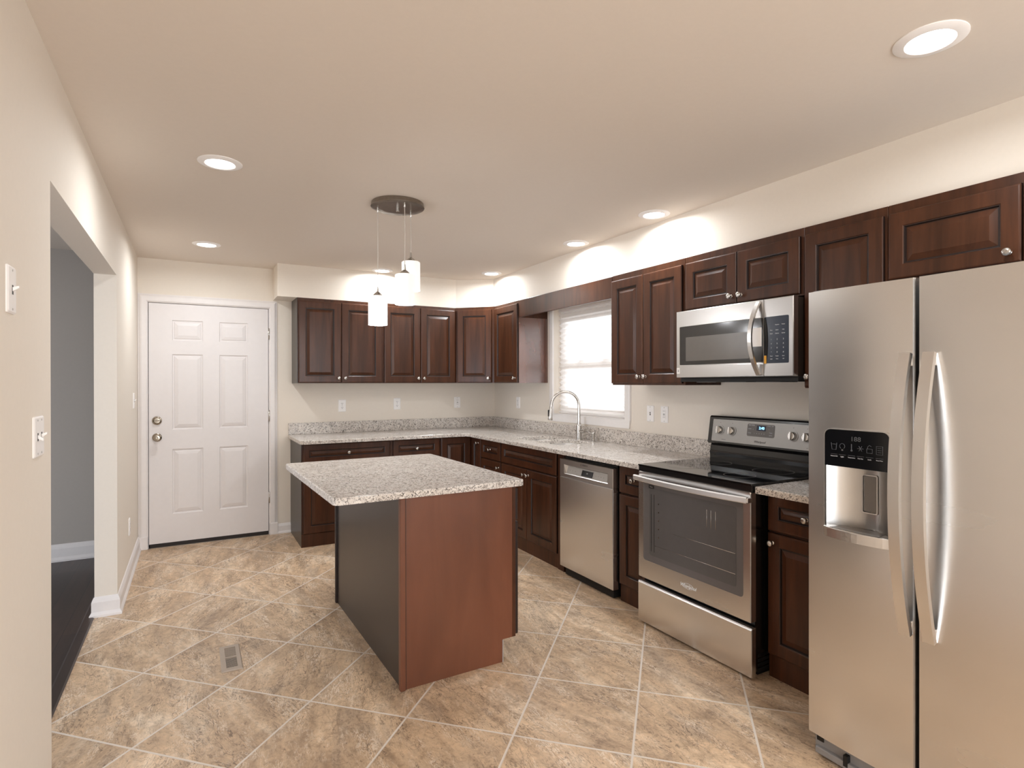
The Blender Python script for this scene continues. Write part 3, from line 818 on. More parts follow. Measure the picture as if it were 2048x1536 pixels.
t = thing('soap_dispenser', 'small nickel soap dispenser on the worktop right of the faucet', 'soap dispenser', (2.825, 3.70, CZ1 + 0.0005))
b = B(); b.lathe([(0, 0), (0.021, 0), (0.021, 0.004), (0.014, 0.007), (0.014, 0.05), (0.016, 0.055), (0.016, 0.068), (0.012, 0.073), (0, 0.073)], M['nickel'], 18); b.done('dispenser_body', t)
b = B(); b.tube([(0, 0, 0.062), (-0.03, 0.02, 0.066), (-0.062, 0.035, 0.060), (-0.070, 0.040, 0.052)], 0.006, M['nickel'], 10); b.done('nozzle', t)

# ------------------------------------------------------------------ dishwasher
# local frame: x = along the run (from Y=3.403 towards the camera), y = into the wall, front at y=0 (X=2.30)
t = thing('dishwasher', 'stainless dishwasher under the worktop with recessed control pocket', 'dishwasher', (2.300, 3.403, 0), -R90)
W = 0.592
b = B(); b.box(0.006, 0.045, 0.075, W - 0.006, 0.585, 0.845, M['blackm']); b.box(0.02, 0.10, 0.0, W - 0.02, 0.585, 0.075, M['blackm']); b.done('tub_body', t)
b = B(); b.box(0, 0, 0.066, W, 0.044, 0.704, M['steel'], 0.003); b.done('door', t)
b = B()
o_ = [(0, 0.706), (W, 0.706), (W, 0.831), (0, 0.831)]; i_ = [(0.052, 0.729), (0.540, 0.729), (0.540, 0.795), (0.052, 0.795)]
i2 = [(0.075, 0.734), (0.534, 0.734), (0.534, 0.786), (0.075, 0.786)]
b.rings([[(x, 0.044, z) for x, z in o_], [(x, 0.002, z) for x, z in o_], [(x + (0.002 if x < .1 else -0.002), 0, z + (0.002 if z < .75 else -0.002)) for x, z in o_],
         [(x, 0, z) for x, z in i_], [(x, 0.004 if z < .75 else 0.022, z) for x, z in i2]], M['steelm'])
cp = b.done('control_fascia', t)
b = B(); b.rings([[(0.08, 0.0030, 0.737), (0.53, 0.0030, 0.737), (0.53, 0.0190, 0.783), (0.08, 0.0190, 0.783)], [(0.08, 0.0022, 0.737), (0.53, 0.0022, 0.737), (0.53, 0.0182, 0.783), (0.08, 0.0182, 0.783)]], M['panelgrey']); b.done('button_panel', cp)
ta = math.atan2(0.016, 0.046)
b = B(); b.rings([[(0.253, 0.0022, 0.741), (0.375, 0.0022, 0.741), (0.375, 0.0150, 0.778), (0.253, 0.0150, 0.778)], [(0.253, 0.0012, 0.741), (0.375, 0.0012, 0.741), (0.375, 0.0140, 0.778), (0.253, 0.0140, 0.778)]], M['ink']); b.done('display', cp)
for i in range(4): text('legend', '1:26' if i == 3 else 'o', 0.009, M['legend'] if i == 3 else M['darkink'], cp, (0.314, 0.0068, 0.762) if i == 3 else (0.12 + 0.03 * i, 0.0068, 0.760), (R90 - ta, 0, 0))
for i in range(4): text('legend', 'o', 0.009, M['darkink'], cp, (0.41 + 0.027 * i, 0.0068, 0.760), (R90 - ta, 0, 0))
text('logo', 'BOSCH', 0.017, M['darkink'], cp, (0.300, -0.0003, 0.814), (R90, 0, 0))
b = B(); b.lathe([(0.0055, 0.0), (0.0055, -0.0008), (0.0072, -0.0008), (0.0072, 0.0)], M['darkink'], 20, (0.256, 0.0002, 0.814), 'Y'); b.done('logo_ring', cp)
b = B(); b.box(0.03, 0.03, 0.006, W - 0.03, 0.10, 0.066, M['blackm']); b.done('toe_panel', t)

# ------------------------------------------------------------------ stove
t = thing('electric_stove', 'freestanding stainless electric stove with black glass top and oven window', 'stove', (2.231, 2.503, 0), -R90)
W = 0.762
b = B(); b.box(0.012, 0.04, 0.03, W - 0.012, 0.640, 0.868, M['black']); b.box(0.03, 0.08, 0.0, W - 0.03, 0.62, 0.03, M['blackm'])
for i in range(4): b.box(W - 0.012, 0.06, 0.03 + i * 0.022, W - 0.009, 0.14, 0.042 + i * 0.022, M['blackm'])
b.done('stove_body', t)
# oven cavity is a recess lined behind the glass
b = B(); b.rings([[(x, -0.004 + 0.045, z) for x, z in ((0.07, 0.34), (W - 0.07, 0.34), (W - 0.07, 0.79), (0.07, 0.79))], [(x, 0.038, z) for x, z in ((0.07, 0.34), (W - 0.07, 0.34), (W - 0.07, 0.79), (0.07, 0.79))]], M['ovencav']); b.done('oven_liner', t)
# door frame
b = B()
oo = rrect(0.004, 0.266, W - 0.004, 0.868, 0.006); oi = rrect(0.044, 0.372, W - 0.044, 0.842, 0.018)
b.rings([[(x, 0.036, z) for x, z in oo], [(x, 0.004, z) for x, z in oo], [(x + (0.003 if x < .38 else -0.003), 0.0, z + (0.003 if z < .57 else -0.003)) for x, z in oo],
         [(x, 0.0, z) for x, z in oi], [(x, 0.005, z) for x, z in oi]], M['steel'], cap0=False, cap1=False); dr = b.done('oven_door', t)
b = B(); b.rings([[(x, 0.008, z) for x, z in oi], [(x, 0.003, z) for x, z in oi]], M['ovenborder']); 
b.done('window_border', dr)
b = B()
wi = rrect(0.092, 0.408, W - 0.085, 0.785, 0.012)
b.rings([[(x, 0.0030, z) for x, z in wi], [(x, 0.0018, z) for x, z in wi]], M['ovenwin']); gl = b.done('oven_window', dr)
b = B()
for z, x1 in ((0.468, W - 0.09), (0.565, W - 0.09)):
    b.tube([(0.135 if z < .5 else 0.25, 0.0016, z), (x1, 0.0016, z)], 0.0011, M['nickel'], 6)
for x in (0.50, 0.527, 0.555): b.tube([(x, 0.0016, 0.65), (x, 0.0016, 0.74)], 0.0010, M['nickel'], 6)
b.box(0.105, 0.0010, 0.43, 0.108, 0.0018, 0.75, M['blackm']); b.box(0.128, 0.0010, 0.43, 0.131, 0.0018, 0.75, M['blackm'])
b.done('rack_wire', dr)
for i in range(5):
    b = B(); b.lathe([(0.0, 0.0), (0.004, 0.0), (0.004, -0.001), (0.0, -0.001)], M['nickel'], 10, (0.165, 0.0018, 0.52 + i * 0.046), 'Y'); b.done('rack_support', dr)
b = B(); b.rings([[(x, 0.0018, z) for x, z in rrect(0.088, 0.782, 0.128, 0.800, 0.002)], [(x, 0.0012, z) for x, z in rrect(0.088, 0.782, 0.128, 0.800, 0.002)]], M['blackm']); st_ = b.done('model_sticker', dr)
text('legend', 'Clean', 0.010, M['panelgrey'], dr, (0.108, 0.0008, 0.791), (R90, 0, 0))
# bowed handle
b = B(); n = 16; pth = []
for i in range(n + 1):
    x = -0.006 + (W + 0.0) * i / n; u = (2 * i / n - 1)
    pth.append((x, -0.022 - 0.030 * (1 - u * u), 0.833))
b.sweep(pth, [(0.014, -0.006), (0.014, 0.006), (0.010, 0.009), (-0.010, 0.009), (-0.014, 0.006), (-0.014, -0.006), (-0.010, -0.009), (0.010, -0.009)], M['steelh'], Vector((0, 0, 1)), False)
for x in (0.004, W - 0.018): b.box(x, -0.026, 0.822, x + 0.02, 0.002, 0.844, M['steelp'], 0.002)
b.done('oven_handle', dr)
text('logo', 'Whirlpool', 0.026, M['legend'], dr, (0.378, -0.0004, 0.318), (R90, 0, 0), shear=0.3)
b = B(); pth = [(0.378 + 0.036 * math.cos(a), -0.0004, 0.319 + 0.014 * math.sin(a)) for a in [math.pi * 2 * i / 24 for i in range(23)]]; b.tube(pth, 0.0006, M['legend'], 6, Vector((0, 1, 0))); b.done('logo_ring', dr)
# storage drawer
b = B(); b.rings([[(x, 0.03, z) for x, z in ((0.0, 0.014), (W, 0.014), (W, 0.238), (0.0, 0.238))], [(x, 0.004, z) for x, z in ((0.0, 0.014), (W, 0.014), (W, 0.238), (0.0, 0.238))], [(x, 0.0, z) for x, z in ((0.003, 0.017), (W - 0.003, 0.017), (W - 0.003, 0.232), (0.003, 0.232))]], M['steel'])
b.box(0.0, 0.004, 0.238, W, 0.03, 0.242, M['steelp'], 0.001, 1); b.done('storage_drawer', t)
# cooktop
b = B()
b.slab(rrect(-0.002, 0.0, W + 0.002, 0.60, 0.006), 0.899, 0.9065, M['cook'], bev=0.002); ct = b.done('glass_cooktop', t)
b = B(); b.box(0.0, 0.006, 0.868, W, 0.60, 0.899, M['black'], 0.002); b.done('cooktop_rim', t)
b = B()
for x, y, r in ((0.2, 0.17, 0.10), (0.2, 0.43, 0.075), (0.56, 0.17, 0.075), (0.56, 0.43, 0.10)):
    b = B(); b.lathe([(r, 0.0), (r, 0.0003), (r + 0.0015, 0.0003), (r + 0.0015, 0.0)], M['clockp'], 40, (x, y, 0.9066)); b.done('burner_ring', ct)
# backguard
b = B()
pf = [(0.60, 0.9065), (0.590, 0.9065), (0.590, 0.925), (0.586, 0.945), (0.592, 0.955), (0.596, 0.985), (0.602, 0.995), (0.575, 1.000), (0.568, 1.006), (0.592, 1.160), (0.600, 1.168), (0.672, 1.168), (0.672, 0.88), (0.60, 0.88)]
b.rings([[(0.0, y, z) for y, z in pf], [(W, y, z) for y, z in pf]], M['black']); bgd = b.done('backguard', t)
sl = math.atan2(0.024, 0.154)
def bgp(x, u, off=0.0):   # point on the sloped face: u = height above its foot
    return (x, 0.568 + u * math.sin(sl) - off * math.cos(sl), 1.006 + u * math.cos(sl) + off * math.sin(sl))
def bgplate(name, x0, u0, x1, u1, th, mat, r, parent, off=0.0):
    b = B(); pts = rrect(x0, u0, x1, u1, r)
    b.rings([[bgp(x, u, off) for x, u in pts], [bgp(x, u, off + th) for x, u in pts]], mat); return b.done(name, parent)
cpn = bgplate('control_panel', 0.030, 0.010, W - 0.030, 0.143, 0.002, M['panelgrey'], 0.005, bgd)
cpd = bgplate('clock_panel', 0.282, 0.058, 0.460, 0.130, 0.0025, M['clockp'], 0.009, cpn, 0.001)
bgplate('clock_display', 0.345, 0.092, 0.405, 0.122, 0.001, M['clockbg'], 0.002, cpn, 0.0035)
rx = R90 - sl
text('clock_digits', '2:40', 0.021, M['clock'], cpn, bgp(0.378, 0.107, 0.0048), (rx, 0, 0))
for (x, u, s) in ((0.300, 0.122, 'BAKE'), (0.322, 0.122, 'BROIL'), (0.300, 0.100, 'WARM'), (0.322, 0.100, 'o'), (0.300, 0.076, 'CLEAN'), (0.332, 0.076, '1'), (0.348, 0.076, '2'), (0.364, 0.076, '3'), (0.380, 0.076, '4'), (0.396, 0.076, '5'), (0.425, 0.122, 'START'), (0.447, 0.122, 'OFF'), (0.425, 0.104, '+'), (0.447, 0.104, '-'), (0.438, 0.084, 'TIMER'), (0.438, 0.070, 'LIGHT')):
    text('legend', s, 0.007, M['legend'], cpn, bgp(x, u, 0.0042), (rx, 0, 0), 0.0002)
text('logo', 'Whirlpool', 0.018, M['darkink'], cpn, bgp(0.371, 0.028, 0.0026), (rx, 0, 0), shear=0.25)
for s, x in (('WARM ZONE', 0.12), ('HOT', 0.66)): text('legend', s, 0.005, M['darkink'], cpn, bgp(x, 0.022, 0.0024), (rx, 0, 0), 0.0002)
for x in (0.088, 0.175, 0.572, 0.652):
    text('legend', 'o', 0.010, M['darkink'], cpn, bgp(x, 0.124, 0.0024), (rx, 0, 0), 0.0002)
    b = B()
    Q = [(0.0, 0.0), (0.031, 0.0), (0.031, 0.0025), (0.024, 0.003), (0.022, 0.016), (0.019, 0.019), (0.0, 0.019)]
    seg = 28; rg = []
    for r, a in Q:
        rg.append([bgp(x + r * math.cos(2 * math.pi * i / seg), 0.078 + r * math.sin(2 * math.pi * i / seg), 0.002 + a) for i in range(seg)] if r else None)
    b.rings([q for q in rg if q], M['nickel'], [M['panelgrey'], M['panelgrey'], M['nickel'], M['nickel'], M['nickel']], smooth=True)
    L0 = [bgp(x + dx, 0.078 + du, 0.018) for dx, du in ((-0.006, -0.021), (0.006, -0.021), (0.006, 0.021), (-0.006, 0.021))]
    L1 = [bgp(x + dx * 0.7, 0.078 + du, 0.034) for dx, du in ((-0.006, -0.020), (0.006, -0.020), (0.006, 0.020), (-0.006, 0.020))]
    b.rings([L0, L1], M['steelp']); b.done('control_knob', bgd)

# ------------------------------------------------------------------ microwave
t = thing('microwave', 'stainless over the range microwave with curved handle and dark window', 'microwave', (2.500, 2.470, 1.395), -R90)
W, H = 0.754, 0.394
b = B(); b.box(0.006, 0.035, 0.006, W - 0.006, XR - 2.5, H - 0.002, M['wood'].copy() if False else M['lam']); b.done('microwave_body', t)
b = B(); b.box(0.0, 0.036, -0.018, W, XR - 2.52, 0.006, M['blackm'], 0.003)
for i in range(3): b.box(0.1 + i * 0.2, 0.06, -0.021, 0.24 + i * 0.2, 0.2, -0.018, M['grille'])
b.done('underside_vent', t)
# door frame with window
b = B()
DW = 0.592
def bow(x): return 0.0
wo = [(0.024, 0.080), (DW, 0.072), (DW, 0.306), (0.024, 0.304)]
o_ = [(0.0, 0.008), (DW, 0.008), (DW, H), (0.0, H)]
b.rings([[(x, 0.036, z) for x, z in o_], [(x, 0.003, z) for x, z in o_], [(x, 0.0, z) for x, z in ((0.003, 0.011), (DW - 0.001, 0.011), (DW - 0.001, H - 0.003), (0.003, H - 0.003))],
         [(x, 0.0, z) for x, z in ((0.024, 0.080), (DW - 0.002, 0.072), (DW - 0.002, 0.306), (0.024, 0.304))], [(x, 0.002, z) for x, z in ((0.026, 0.082), (DW - 0.003, 0.074), (DW - 0.003, 0.304), (0.026, 0.302))]], M['steelm']); dr = b.done('door', t)
b = B(); b.rings([[(x, 0.002, z) for x, z in rrect(0.026, 0.080, DW - 0.004, 0.303, 0.006)], [(x, 0.0005, z) for x, z in rrect(0.026, 0.080, DW - 0.004, 0.303, 0.006)]], M['mwglass']); b.done('door_glass', dr)
b = B(); b.rings([[(x, 0.0006, z) for x, z in rrect(0.074, 0.102, 0.505, 0.240, 0.004)], [(x, -0.0003, z) for x, z in rrect(0.074, 0.102, 0.505, 0.240, 0.004)]], M['mwmesh']); b.done('window_screen', dr)
b = B(); b.box(0.523, -0.0012, 0.16, 0.580, 0.0, 0.255, M['white']); b.done('paper_label', dr, label='white paper label on the door')
text('logo', 'M', 0.018, M['darkink'], dr, (0.016, -0.0022, 0.047), (R90, R90, 0))
b = B(); b.box(0.004, -0.0015, 0.030, 0.028, 0.0, 0.064, M['white']); b.done('badge', dr)
# right control column
b = B(); o_ = [(DW + 0.002, 0.008), (W, 0.008), (W, H), (DW + 0.002, H)]
b.rings([[(x, 0.036, z) for x, z in o_], [(x, 0.003, z) for x, z in o_], [(x, 0.0, z) for x, z in ((DW + 0.003, 0.011), (W - 0.003, 0.011), (W - 0.003, H - 0.003), (DW + 0.003, H - 0.003))]], M['steelm']); cc = b.done('control_column', t)
b = B(); pts = rrect(DW + 0.0035, 0.073, W - 0.024, 0.304, 0.006); b.rings([[(x, 0.0, z) for x, z in pts], [(x, -0.0012, z) for x, z in pts]], M['mwpanel']); kp = b.done('keypad', cc)
b = B(); pts = [(DW + 0.0035, 0.076), (DW + 0.016, 0.076), (DW + 0.024, 0.12), (DW + 0.026, 0.19), (DW + 0.023, 0.25), (DW + 0.012, 0.300), (DW + 0.0035, 0.300)]
b.rings([[(x, -0.0012, z) for x, z in pts], [(x, -0.0016, z) for x, z in pts]], M['ink']); b.done('keypad_edge', cc)
KX = [DW + 0.044, DW + 0.076, DW + 0.110]
rows = ['123', '456', '789', '*0#']
for r, s in enumerate(rows):
    for c_, ch in enumerate(s): text('legend', ch, 0.010, M['legend'], kp, (KX[c_], -0.0015, 0.190 - r * 0.021), (R90, 0, 0), 0.0002)
for z, ws in ((0.262, ('', 'Popcorn', 'Potato')), (0.236, ('Pizza', 'Soften', 'Melt')), (0.219, ('Cook', 'Defrost', 'Reheat')), (0.108, ('Timer', 'Power', 'Start')), (0.094, ('Light', 'Vent', 'Off'))):
    for c_, s in enumerate(ws):
        if s: text('legend', s, 0.0065, M['legend'], kp, (KX[c_], -0.0015, z), (R90, 0, 0), 0.0002)
b = B(); b.box(DW + 0.004, -0.004, 0.072, DW + 0.017, -0.0013, 0.112, M['tag'], 0.0006, 1); b.done('orange_tag', cc, label='small orange paper tag')
# curved handle
b = B(); n = 18; pth = []
for i in range(n + 1):
    z = 0.018 + 0.365 * i / n; u = 2 * i / n - 1
    pth.append((0.566 - 0.012 * (1 - u * u), -0.004 - 0.052 * (1 - u * u), z))
b.sweep(pth, [(0.011, -0.007), (0.011, 0.004), (0.008, 0.007), (-0.008, 0.007), (-0.011, 0.004), (-0.011, -0.007)], M['steelp'], Vector((1, 0, 0)), False); b.done('handle', dr)

# ------------------------------------------------------------------ refrigerator
t = thing('refrigerator', 'large side by side stainless fridge with water dispenser at the right', 'refrigerator', (1.990, 1.308, 0), -R90)
W = 0.905; FZ0, FZ1 = 0.086, 1.704
b = B(); b.box(0.006, 0.075, 0.03, W - 0.006, 0.86, 1.69, M['grille'], 0.004)
b.box(0.0, 0.03, 1.69, 0.07, 0.16, 1.712, M['grille'], 0.004); b.box(W - 0.07, 0.03, 1.69, W, 0.16, 1.712, M['grille'], 0.004); b.done('fridge_body', t)
b = B(); b.box(0.004, 0.058, FZ0 + 0.01, 0.354, 0.075, FZ1 - 0.01, M['gasket']); b.box(0.374, 0.058, FZ0 + 0.01, W - 0.004, 0.075, FZ1 - 0.01, M['gasket']); b.done('door_gasket', t)
def fdoor(name, x0, x1, cut=None):
    """gently bowed steel door; returns object"""
    b = B(); nx = 16
    def yy(x):
        u = (x - x0) / (x1 - x0) * 2 - 1
        return -0.006 * (1 - u * u) + (0.008 if abs(u) > 0.999 else 0.0)
    xs = [x0, x0 + 0.004] + [x0 + 0.004 + (x1 - x0 - 0.008) * i / nx for i in range(1, nx)] + [x1 - 0.004, x1]
    if cut:
        cx0, cx1, cz0, cz1 = cut
        xs = sorted([x for x in xs if min(abs(x - cx0), abs(x - cx1)) > 0.006] + [cx0, cx1]); zs = [FZ0, cz0, cz1, FZ1]
    else: zs = [FZ0, FZ1]
    F = [[b.bm.verts.new((x, yy(x), z)) for z in zs] for x in xs]
    G = [[b.bm.verts.new((x, 0.058, z)) for z in zs] for x in xs]
    k = b.mi(M['steel'])
    def fc(q, sm=False):
        f = b.bm.faces.new(q); f.material_index = k; f.smooth = sm
    for i in range(len(xs) - 1):
        for j in range(len(zs) - 1):
            hole = cut and j == 1 and xs[i] >= cx0 - 1e-6 and xs[i + 1] <= cx1 + 1e-6
            if not hole:
                fc([F[i][j], F[i + 1][j], F[i + 1][j + 1], F[i][j + 1]], True); fc([G[i][j], G[i][j + 1], G[i + 1][j + 1], G[i + 1][j]])
            else:
                fc([G[i][j], G[i][j + 1], G[i + 1][j + 1], G[i + 1][j]])
        fc([F[i][0], G[i][0], G[i + 1][0], F[i + 1][0]]); fc([F[i][-1], F[i + 1][-1], G[i + 1][-1], G[i][-1]])
        if cut and xs[i] >= cx0 - 1e-6 and xs[i + 1] <= cx1 + 1e-6:
            fc([F[i][1], F[i + 1][1], G[i + 1][1], G[i][1]]); fc([F[i][2], G[i][2], G[i + 1][2], F[i + 1][2]])
    for i in (0, len(xs) - 1):
        for j in range(len(zs) - 1): fc([F[i][j], F[i][j + 1], G[i][j + 1], G[i][j]])
    if cut:
        for i in range(len(xs)):
            if abs(xs[i] - cx0) < 1e-6 or abs(xs[i] - cx1) < 1e-6: fc([F[i][1], F[i][2], G[i][2], G[i][1]])
    return b.done(name, t), yy
GX = 0.362
fd, yl = fdoor('freezer_door', 0.0, GX - 0.004, (0.076, 0.288, 0.850, 1.204))
rd, yr = fdoor('refrigerator_door', GX + 0.006, W)
# dispenser
cx0, cx1, cz0, cz1 = 0.076, 0.288, 0.850, 1.204
b = B(); pts = rrect(cx0 - 0.004, 1.078, cx1 + 0.004, cz1 + 0.004, 0.022)
pts = [p for p in pts if p[1] > 1.12] + [(cx0 - 0.004, 1.078), (cx1 + 0.004, 1.078)]
b.rings([[(x, 0.03, z) for x, z in pts], [(x, -0.0125, z) for x, z in pts]], M['ink']); dp = b.done('dispenser_display', fd)
b = B()
fo = rrect(cx0 - 0.006, cz0 - 0.002, cx1 + 0.006, cz1 + 0.006, 0.024); fi = rrect(cx0 - 0.003, cz0 + 0.001, cx1 + 0.003, cz1 + 0.003, 0.022)
b.rings([[(x, -0.005, z) for x, z in fo], [(x, -0.0128, z) for x, z in fo], [(x, -0.0128, z) for x, z in fi], [(x, -0.005, z) for x, z in fi]], M['steelp'], cap0=False, cap1=False); b.done('dispenser_bezel', fd)
# curved alcove
b = B(); n = 14; k = b.mi(M['steelm']); A_ = []
for i in range(n + 1):
    u = 2 * i / n - 1; x = (cx0 + cx1) / 2 + u * (cx1 - cx0) / 2
    y = -0.008 + 0.062 * (1 - abs(u) ** 2.4)
    A_.append([b.bm.verts.new((x, y, cz0)), b.bm.verts.new((x, y, 1.08))])
for i in range(n):
    f = b.bm.faces.new([A_[i][0], A_[i + 1][0], A_[i + 1][1], A_[i][1]]); f.material_index = k; f.smooth = True
b.done('dispenser_alcove', fd)
b = B(); b.box(0.198, 0.004, 0.932, 0.242, 0.014, 1.056, M['clockp'], 0.004); b.rings([[(x, 0.010, z) for x, z in rrect(0.194, 0.928, 0.246, 1.060, 0.006)], [(x, 0.002, z) for x, z in rrect(0.194, 0.928, 0.246, 1.060, 0.006)], [(x, 0.002, z) for x, z in rrect(0.198, 0.932, 0.242, 1.056, 0.004)], [(x, 0.010, z) for x, z in rrect(0.198, 0.932, 0.242, 1.056, 0.004)]], M['steelp'], cap0=False, cap1=False); b.done('dispenser_paddle', fd)
b = B(); n = 12
tp = [(cx0 - 0.006, -0.006)] + [(cx0 - 0.006 + (cx1 - cx0 + 0.012) * i / n, -0.016 - 0.024 * math.sin(math.pi * i / n) ** 0.7) for i in range(n + 1)] + [(cx1 + 0.006, -0.006), (cx1 - 0.03, 0.045), (cx0 + 0.03, 0.045)]
b.slab(tp, 0.828, 0.862, M['steelp'], bev=0.003); tr = b.done('drip_tray', fd)
b = B(); b.slab([(0.10, -0.028), (0.264, -0.028), (0.256, 0.036), (0.108, 0.036)], 0.8622, 0.8632, M['clockp']); b.done('drip_grate', tr)
ty = -0.0130
text('display_digits', '188', 0.022, M['dim'], dp, (0.182, ty, 1.177), (R90, 0, 0), 0.0002, sx=1.1)
for x, s in ((0.107, 'Measured Fill'), (0.136, 'Light'), (0.168, 'Temperature'), (0.198, 'Fast Ice'), (0.228, 'Lock'), (0.260, 'Reset Filter')):
    text('legend', s, 0.0058 if len(s) < 9 else 0.0046, M['legend'], dp, (x, ty, 1.113), (R90, 0, 0), 0.0003)
b = B()
for x in (0.107, 0.136, 0.168, 0.198, 0.228, 0.260): b.box(x - 0.012, ty, 1.1195, x + 0.012, ty + 0.0004, 1.1205, M['dim'])
b.done('legend_line', dp)
b = B(); r_ = 0.0007
b.tube([(0.097, ty, 1.160), (0.100, ty, 1.136), (0.114, ty, 1.136), (0.117, ty, 1.160)], r_, M['dim'], 6, Vector((0, 1, 0)))
b.tube([(0.101, ty, 1.155), (0.113, ty, 1.155)], r_, M['dim'], 6, Vector((0, 1, 0))); b.done('icon', dp)
b = B(); b.tube([(0.136 + 0.009 * math.cos(a), ty, 1.150 + 0.009 * math.sin(a)) for a in [-1.0 + 5.2 * i / 16 for i in range(17)]], r_, M['dim'], 6, Vector((0, 1, 0))); b.box(0.133, ty, 1.134, 0.139, ty + 0.0005, 1.139, M['dim']); b.done('icon', dp)
b = B(); b.tube([(0.168, ty, 1.140), (0.168, ty, 1.160)], 0.0012, M['dim'], 6, Vector((0, 1, 0))); b.lathe([(0, 0.0005), (0.0035, 0.0005), (0.0035, 0), (0, 0)], M['dim'], 12, (0.168, ty, 1.138), 'Y'); b.done('icon', dp)
b = B()
for a in (0, 60, 120): b.tube([(0.198 - 0.010 * math.cos(math.radians(a)), ty, 1.147 - 0.010 * math.sin(math.radians(a))), (0.198 + 0.010 * math.cos(math.radians(a)), ty, 1.147 + 0.010 * math.sin(math.radians(a)))], r_, M['dim'], 6, Vector((0, 1, 0)))
b.done('icon', dp)
b = B(); b.tube([(0.219, ty, 1.149), (0.219, ty, 1.135), (0.237, ty, 1.135), (0.237, ty, 1.149), (0.219, ty, 1.149)], r_, M['dim'], 6, Vector((0, 1, 0))); b.tube([(0.222, ty, 1.149), (0.222, ty, 1.156), (0.228, ty, 1.161), (0.234, ty, 1.157)], r_, M['dim'], 6, Vector((0, 1, 0))); b.done('icon', dp)
b = B(); b.tube([(0.250, ty, 1.133), (0.250, ty, 1.160), (0.270, ty, 1.160), (0.270, ty, 1.133), (0.250, ty, 1.133)], r_, M['dim'], 6, Vector((0, 1, 0)))
for i in range(3): b.tube([(0.254, ty, 1.140 + i * 0.007), (0.266, ty, 1.140 + i * 0.007)], r_, M['dim'], 6, Vector((0, 1, 0)))
b.done('icon', dp)
# bowed handles
for par, hx in ((fd, GX - 0.024), (rd, GX + 0.044)):
    b = B(); n = 24; pth = []
    for i in range(n + 1):
        u = 2 * i / n - 1
        pth.append((hx, -0.010 - 0.066 * (1 - u * u), 0.572 + 0.892 * i / n))
    b.sweep(pth, [(0.0165, -0.010), (0.0165, 0.006), (0.013, 0.011), (-0.013, 0.011), (-0.0165, 0.006), (-0.0165, -0.010)], M['steelv'], Vector((1, 0, 0)), True)
    for z in (0.578, 1.424): b.box(hx - 0.013, -0.020, z, hx + 0.013, 0.004, z + 0.035, M['steelv'], 0.003)
    b.done('handle', par)
# base grille
b = B(); b.box(0.010, 0.028, 0.016, W - 0.01, 0.075, 0.080, M['grille'], 0.004); b.box(0.02, 0.012, 0.010, W - 0.02, 0.030, 0.034, M['grille'], 0.003)
b.box(0.02, 0.024, 0.052, 0.045, 0.029, 0.070, M['blackm']); b.box(0.125, 0.010, 0.020, 0.14, 0.029, 0.058, M['blackm']); gr = b.done('base_grille', t)
for x in (0.03, W - 0.07): 
    b = B(); b.lathe([(0, 0), (0.016, 0), (0.016, 0.03), (0, 0.03)], M['blackm'], 14, (x + 0.02, 0.12, 0.0)); b.done('leveling_foot', t)

# ------------------------------------------------------------------ recessed lights and pendant
def can_light():
    t = thing('recessed_light', '', 'ceiling light', (0, 0, ZC))
    b = B(); b.lathe([(0.096, 0.0), (0.096, -0.003), (0.088, -0.007), (0.066, -0.009), (0.062, -0.006)], M['white'], 40); b.done('trim_ring', t)
    b = B(); b.lathe([(0.0, -0.0062), (0.062, -0.0062), (0.063, -0.0045), (0.0, -0.0045)], M['led'], 32); b.done('lens', t)
    l = bpy.data.lights.new('lamp', 'AREA'); l.shape = 'DISK'; l.size = 0.12; l.energy = LAMP_W; l.color = (0.92, 0.965, 1.0); l.spread = math.radians(172)
    lo = bpy.data.objects.new('lamp', l); C.objects.link(lo); lo.parent = t; lo.location = (0, 0, -0.012)
    return t
cl = can_light(); first = True
for x, y, lab in ((0.115, 3.012, 'round recessed light above the floor vent, nearer of two on the left'),
                  (0.093, 4.825, 'round recessed light in the ceiling nearest the white door'),
                  (1.525, 5.165, 'round recessed light against the soffit over the back cabinets, behind the pendants'),
                  (2.470, 4.801, 'round recessed light near the diagonal corner of the soffit'),
                  (2.488, 3.465, 'round recessed light beside the right soffit, over the window end'),
                  (2.481, 2.636, 'round recessed light beside the right soffit, over the stove'),
                  (1.950, 0.888, 'largest recessed light, in the ceiling above the fridge')):
    if first: o = cl; o.location = (x, y, ZC); o['label'] = lab; o['group'] = 'recessed ceiling lights'; first = False
    else: dup(cl, (x, y, ZC), None, lab, 'recessed ceiling lights')

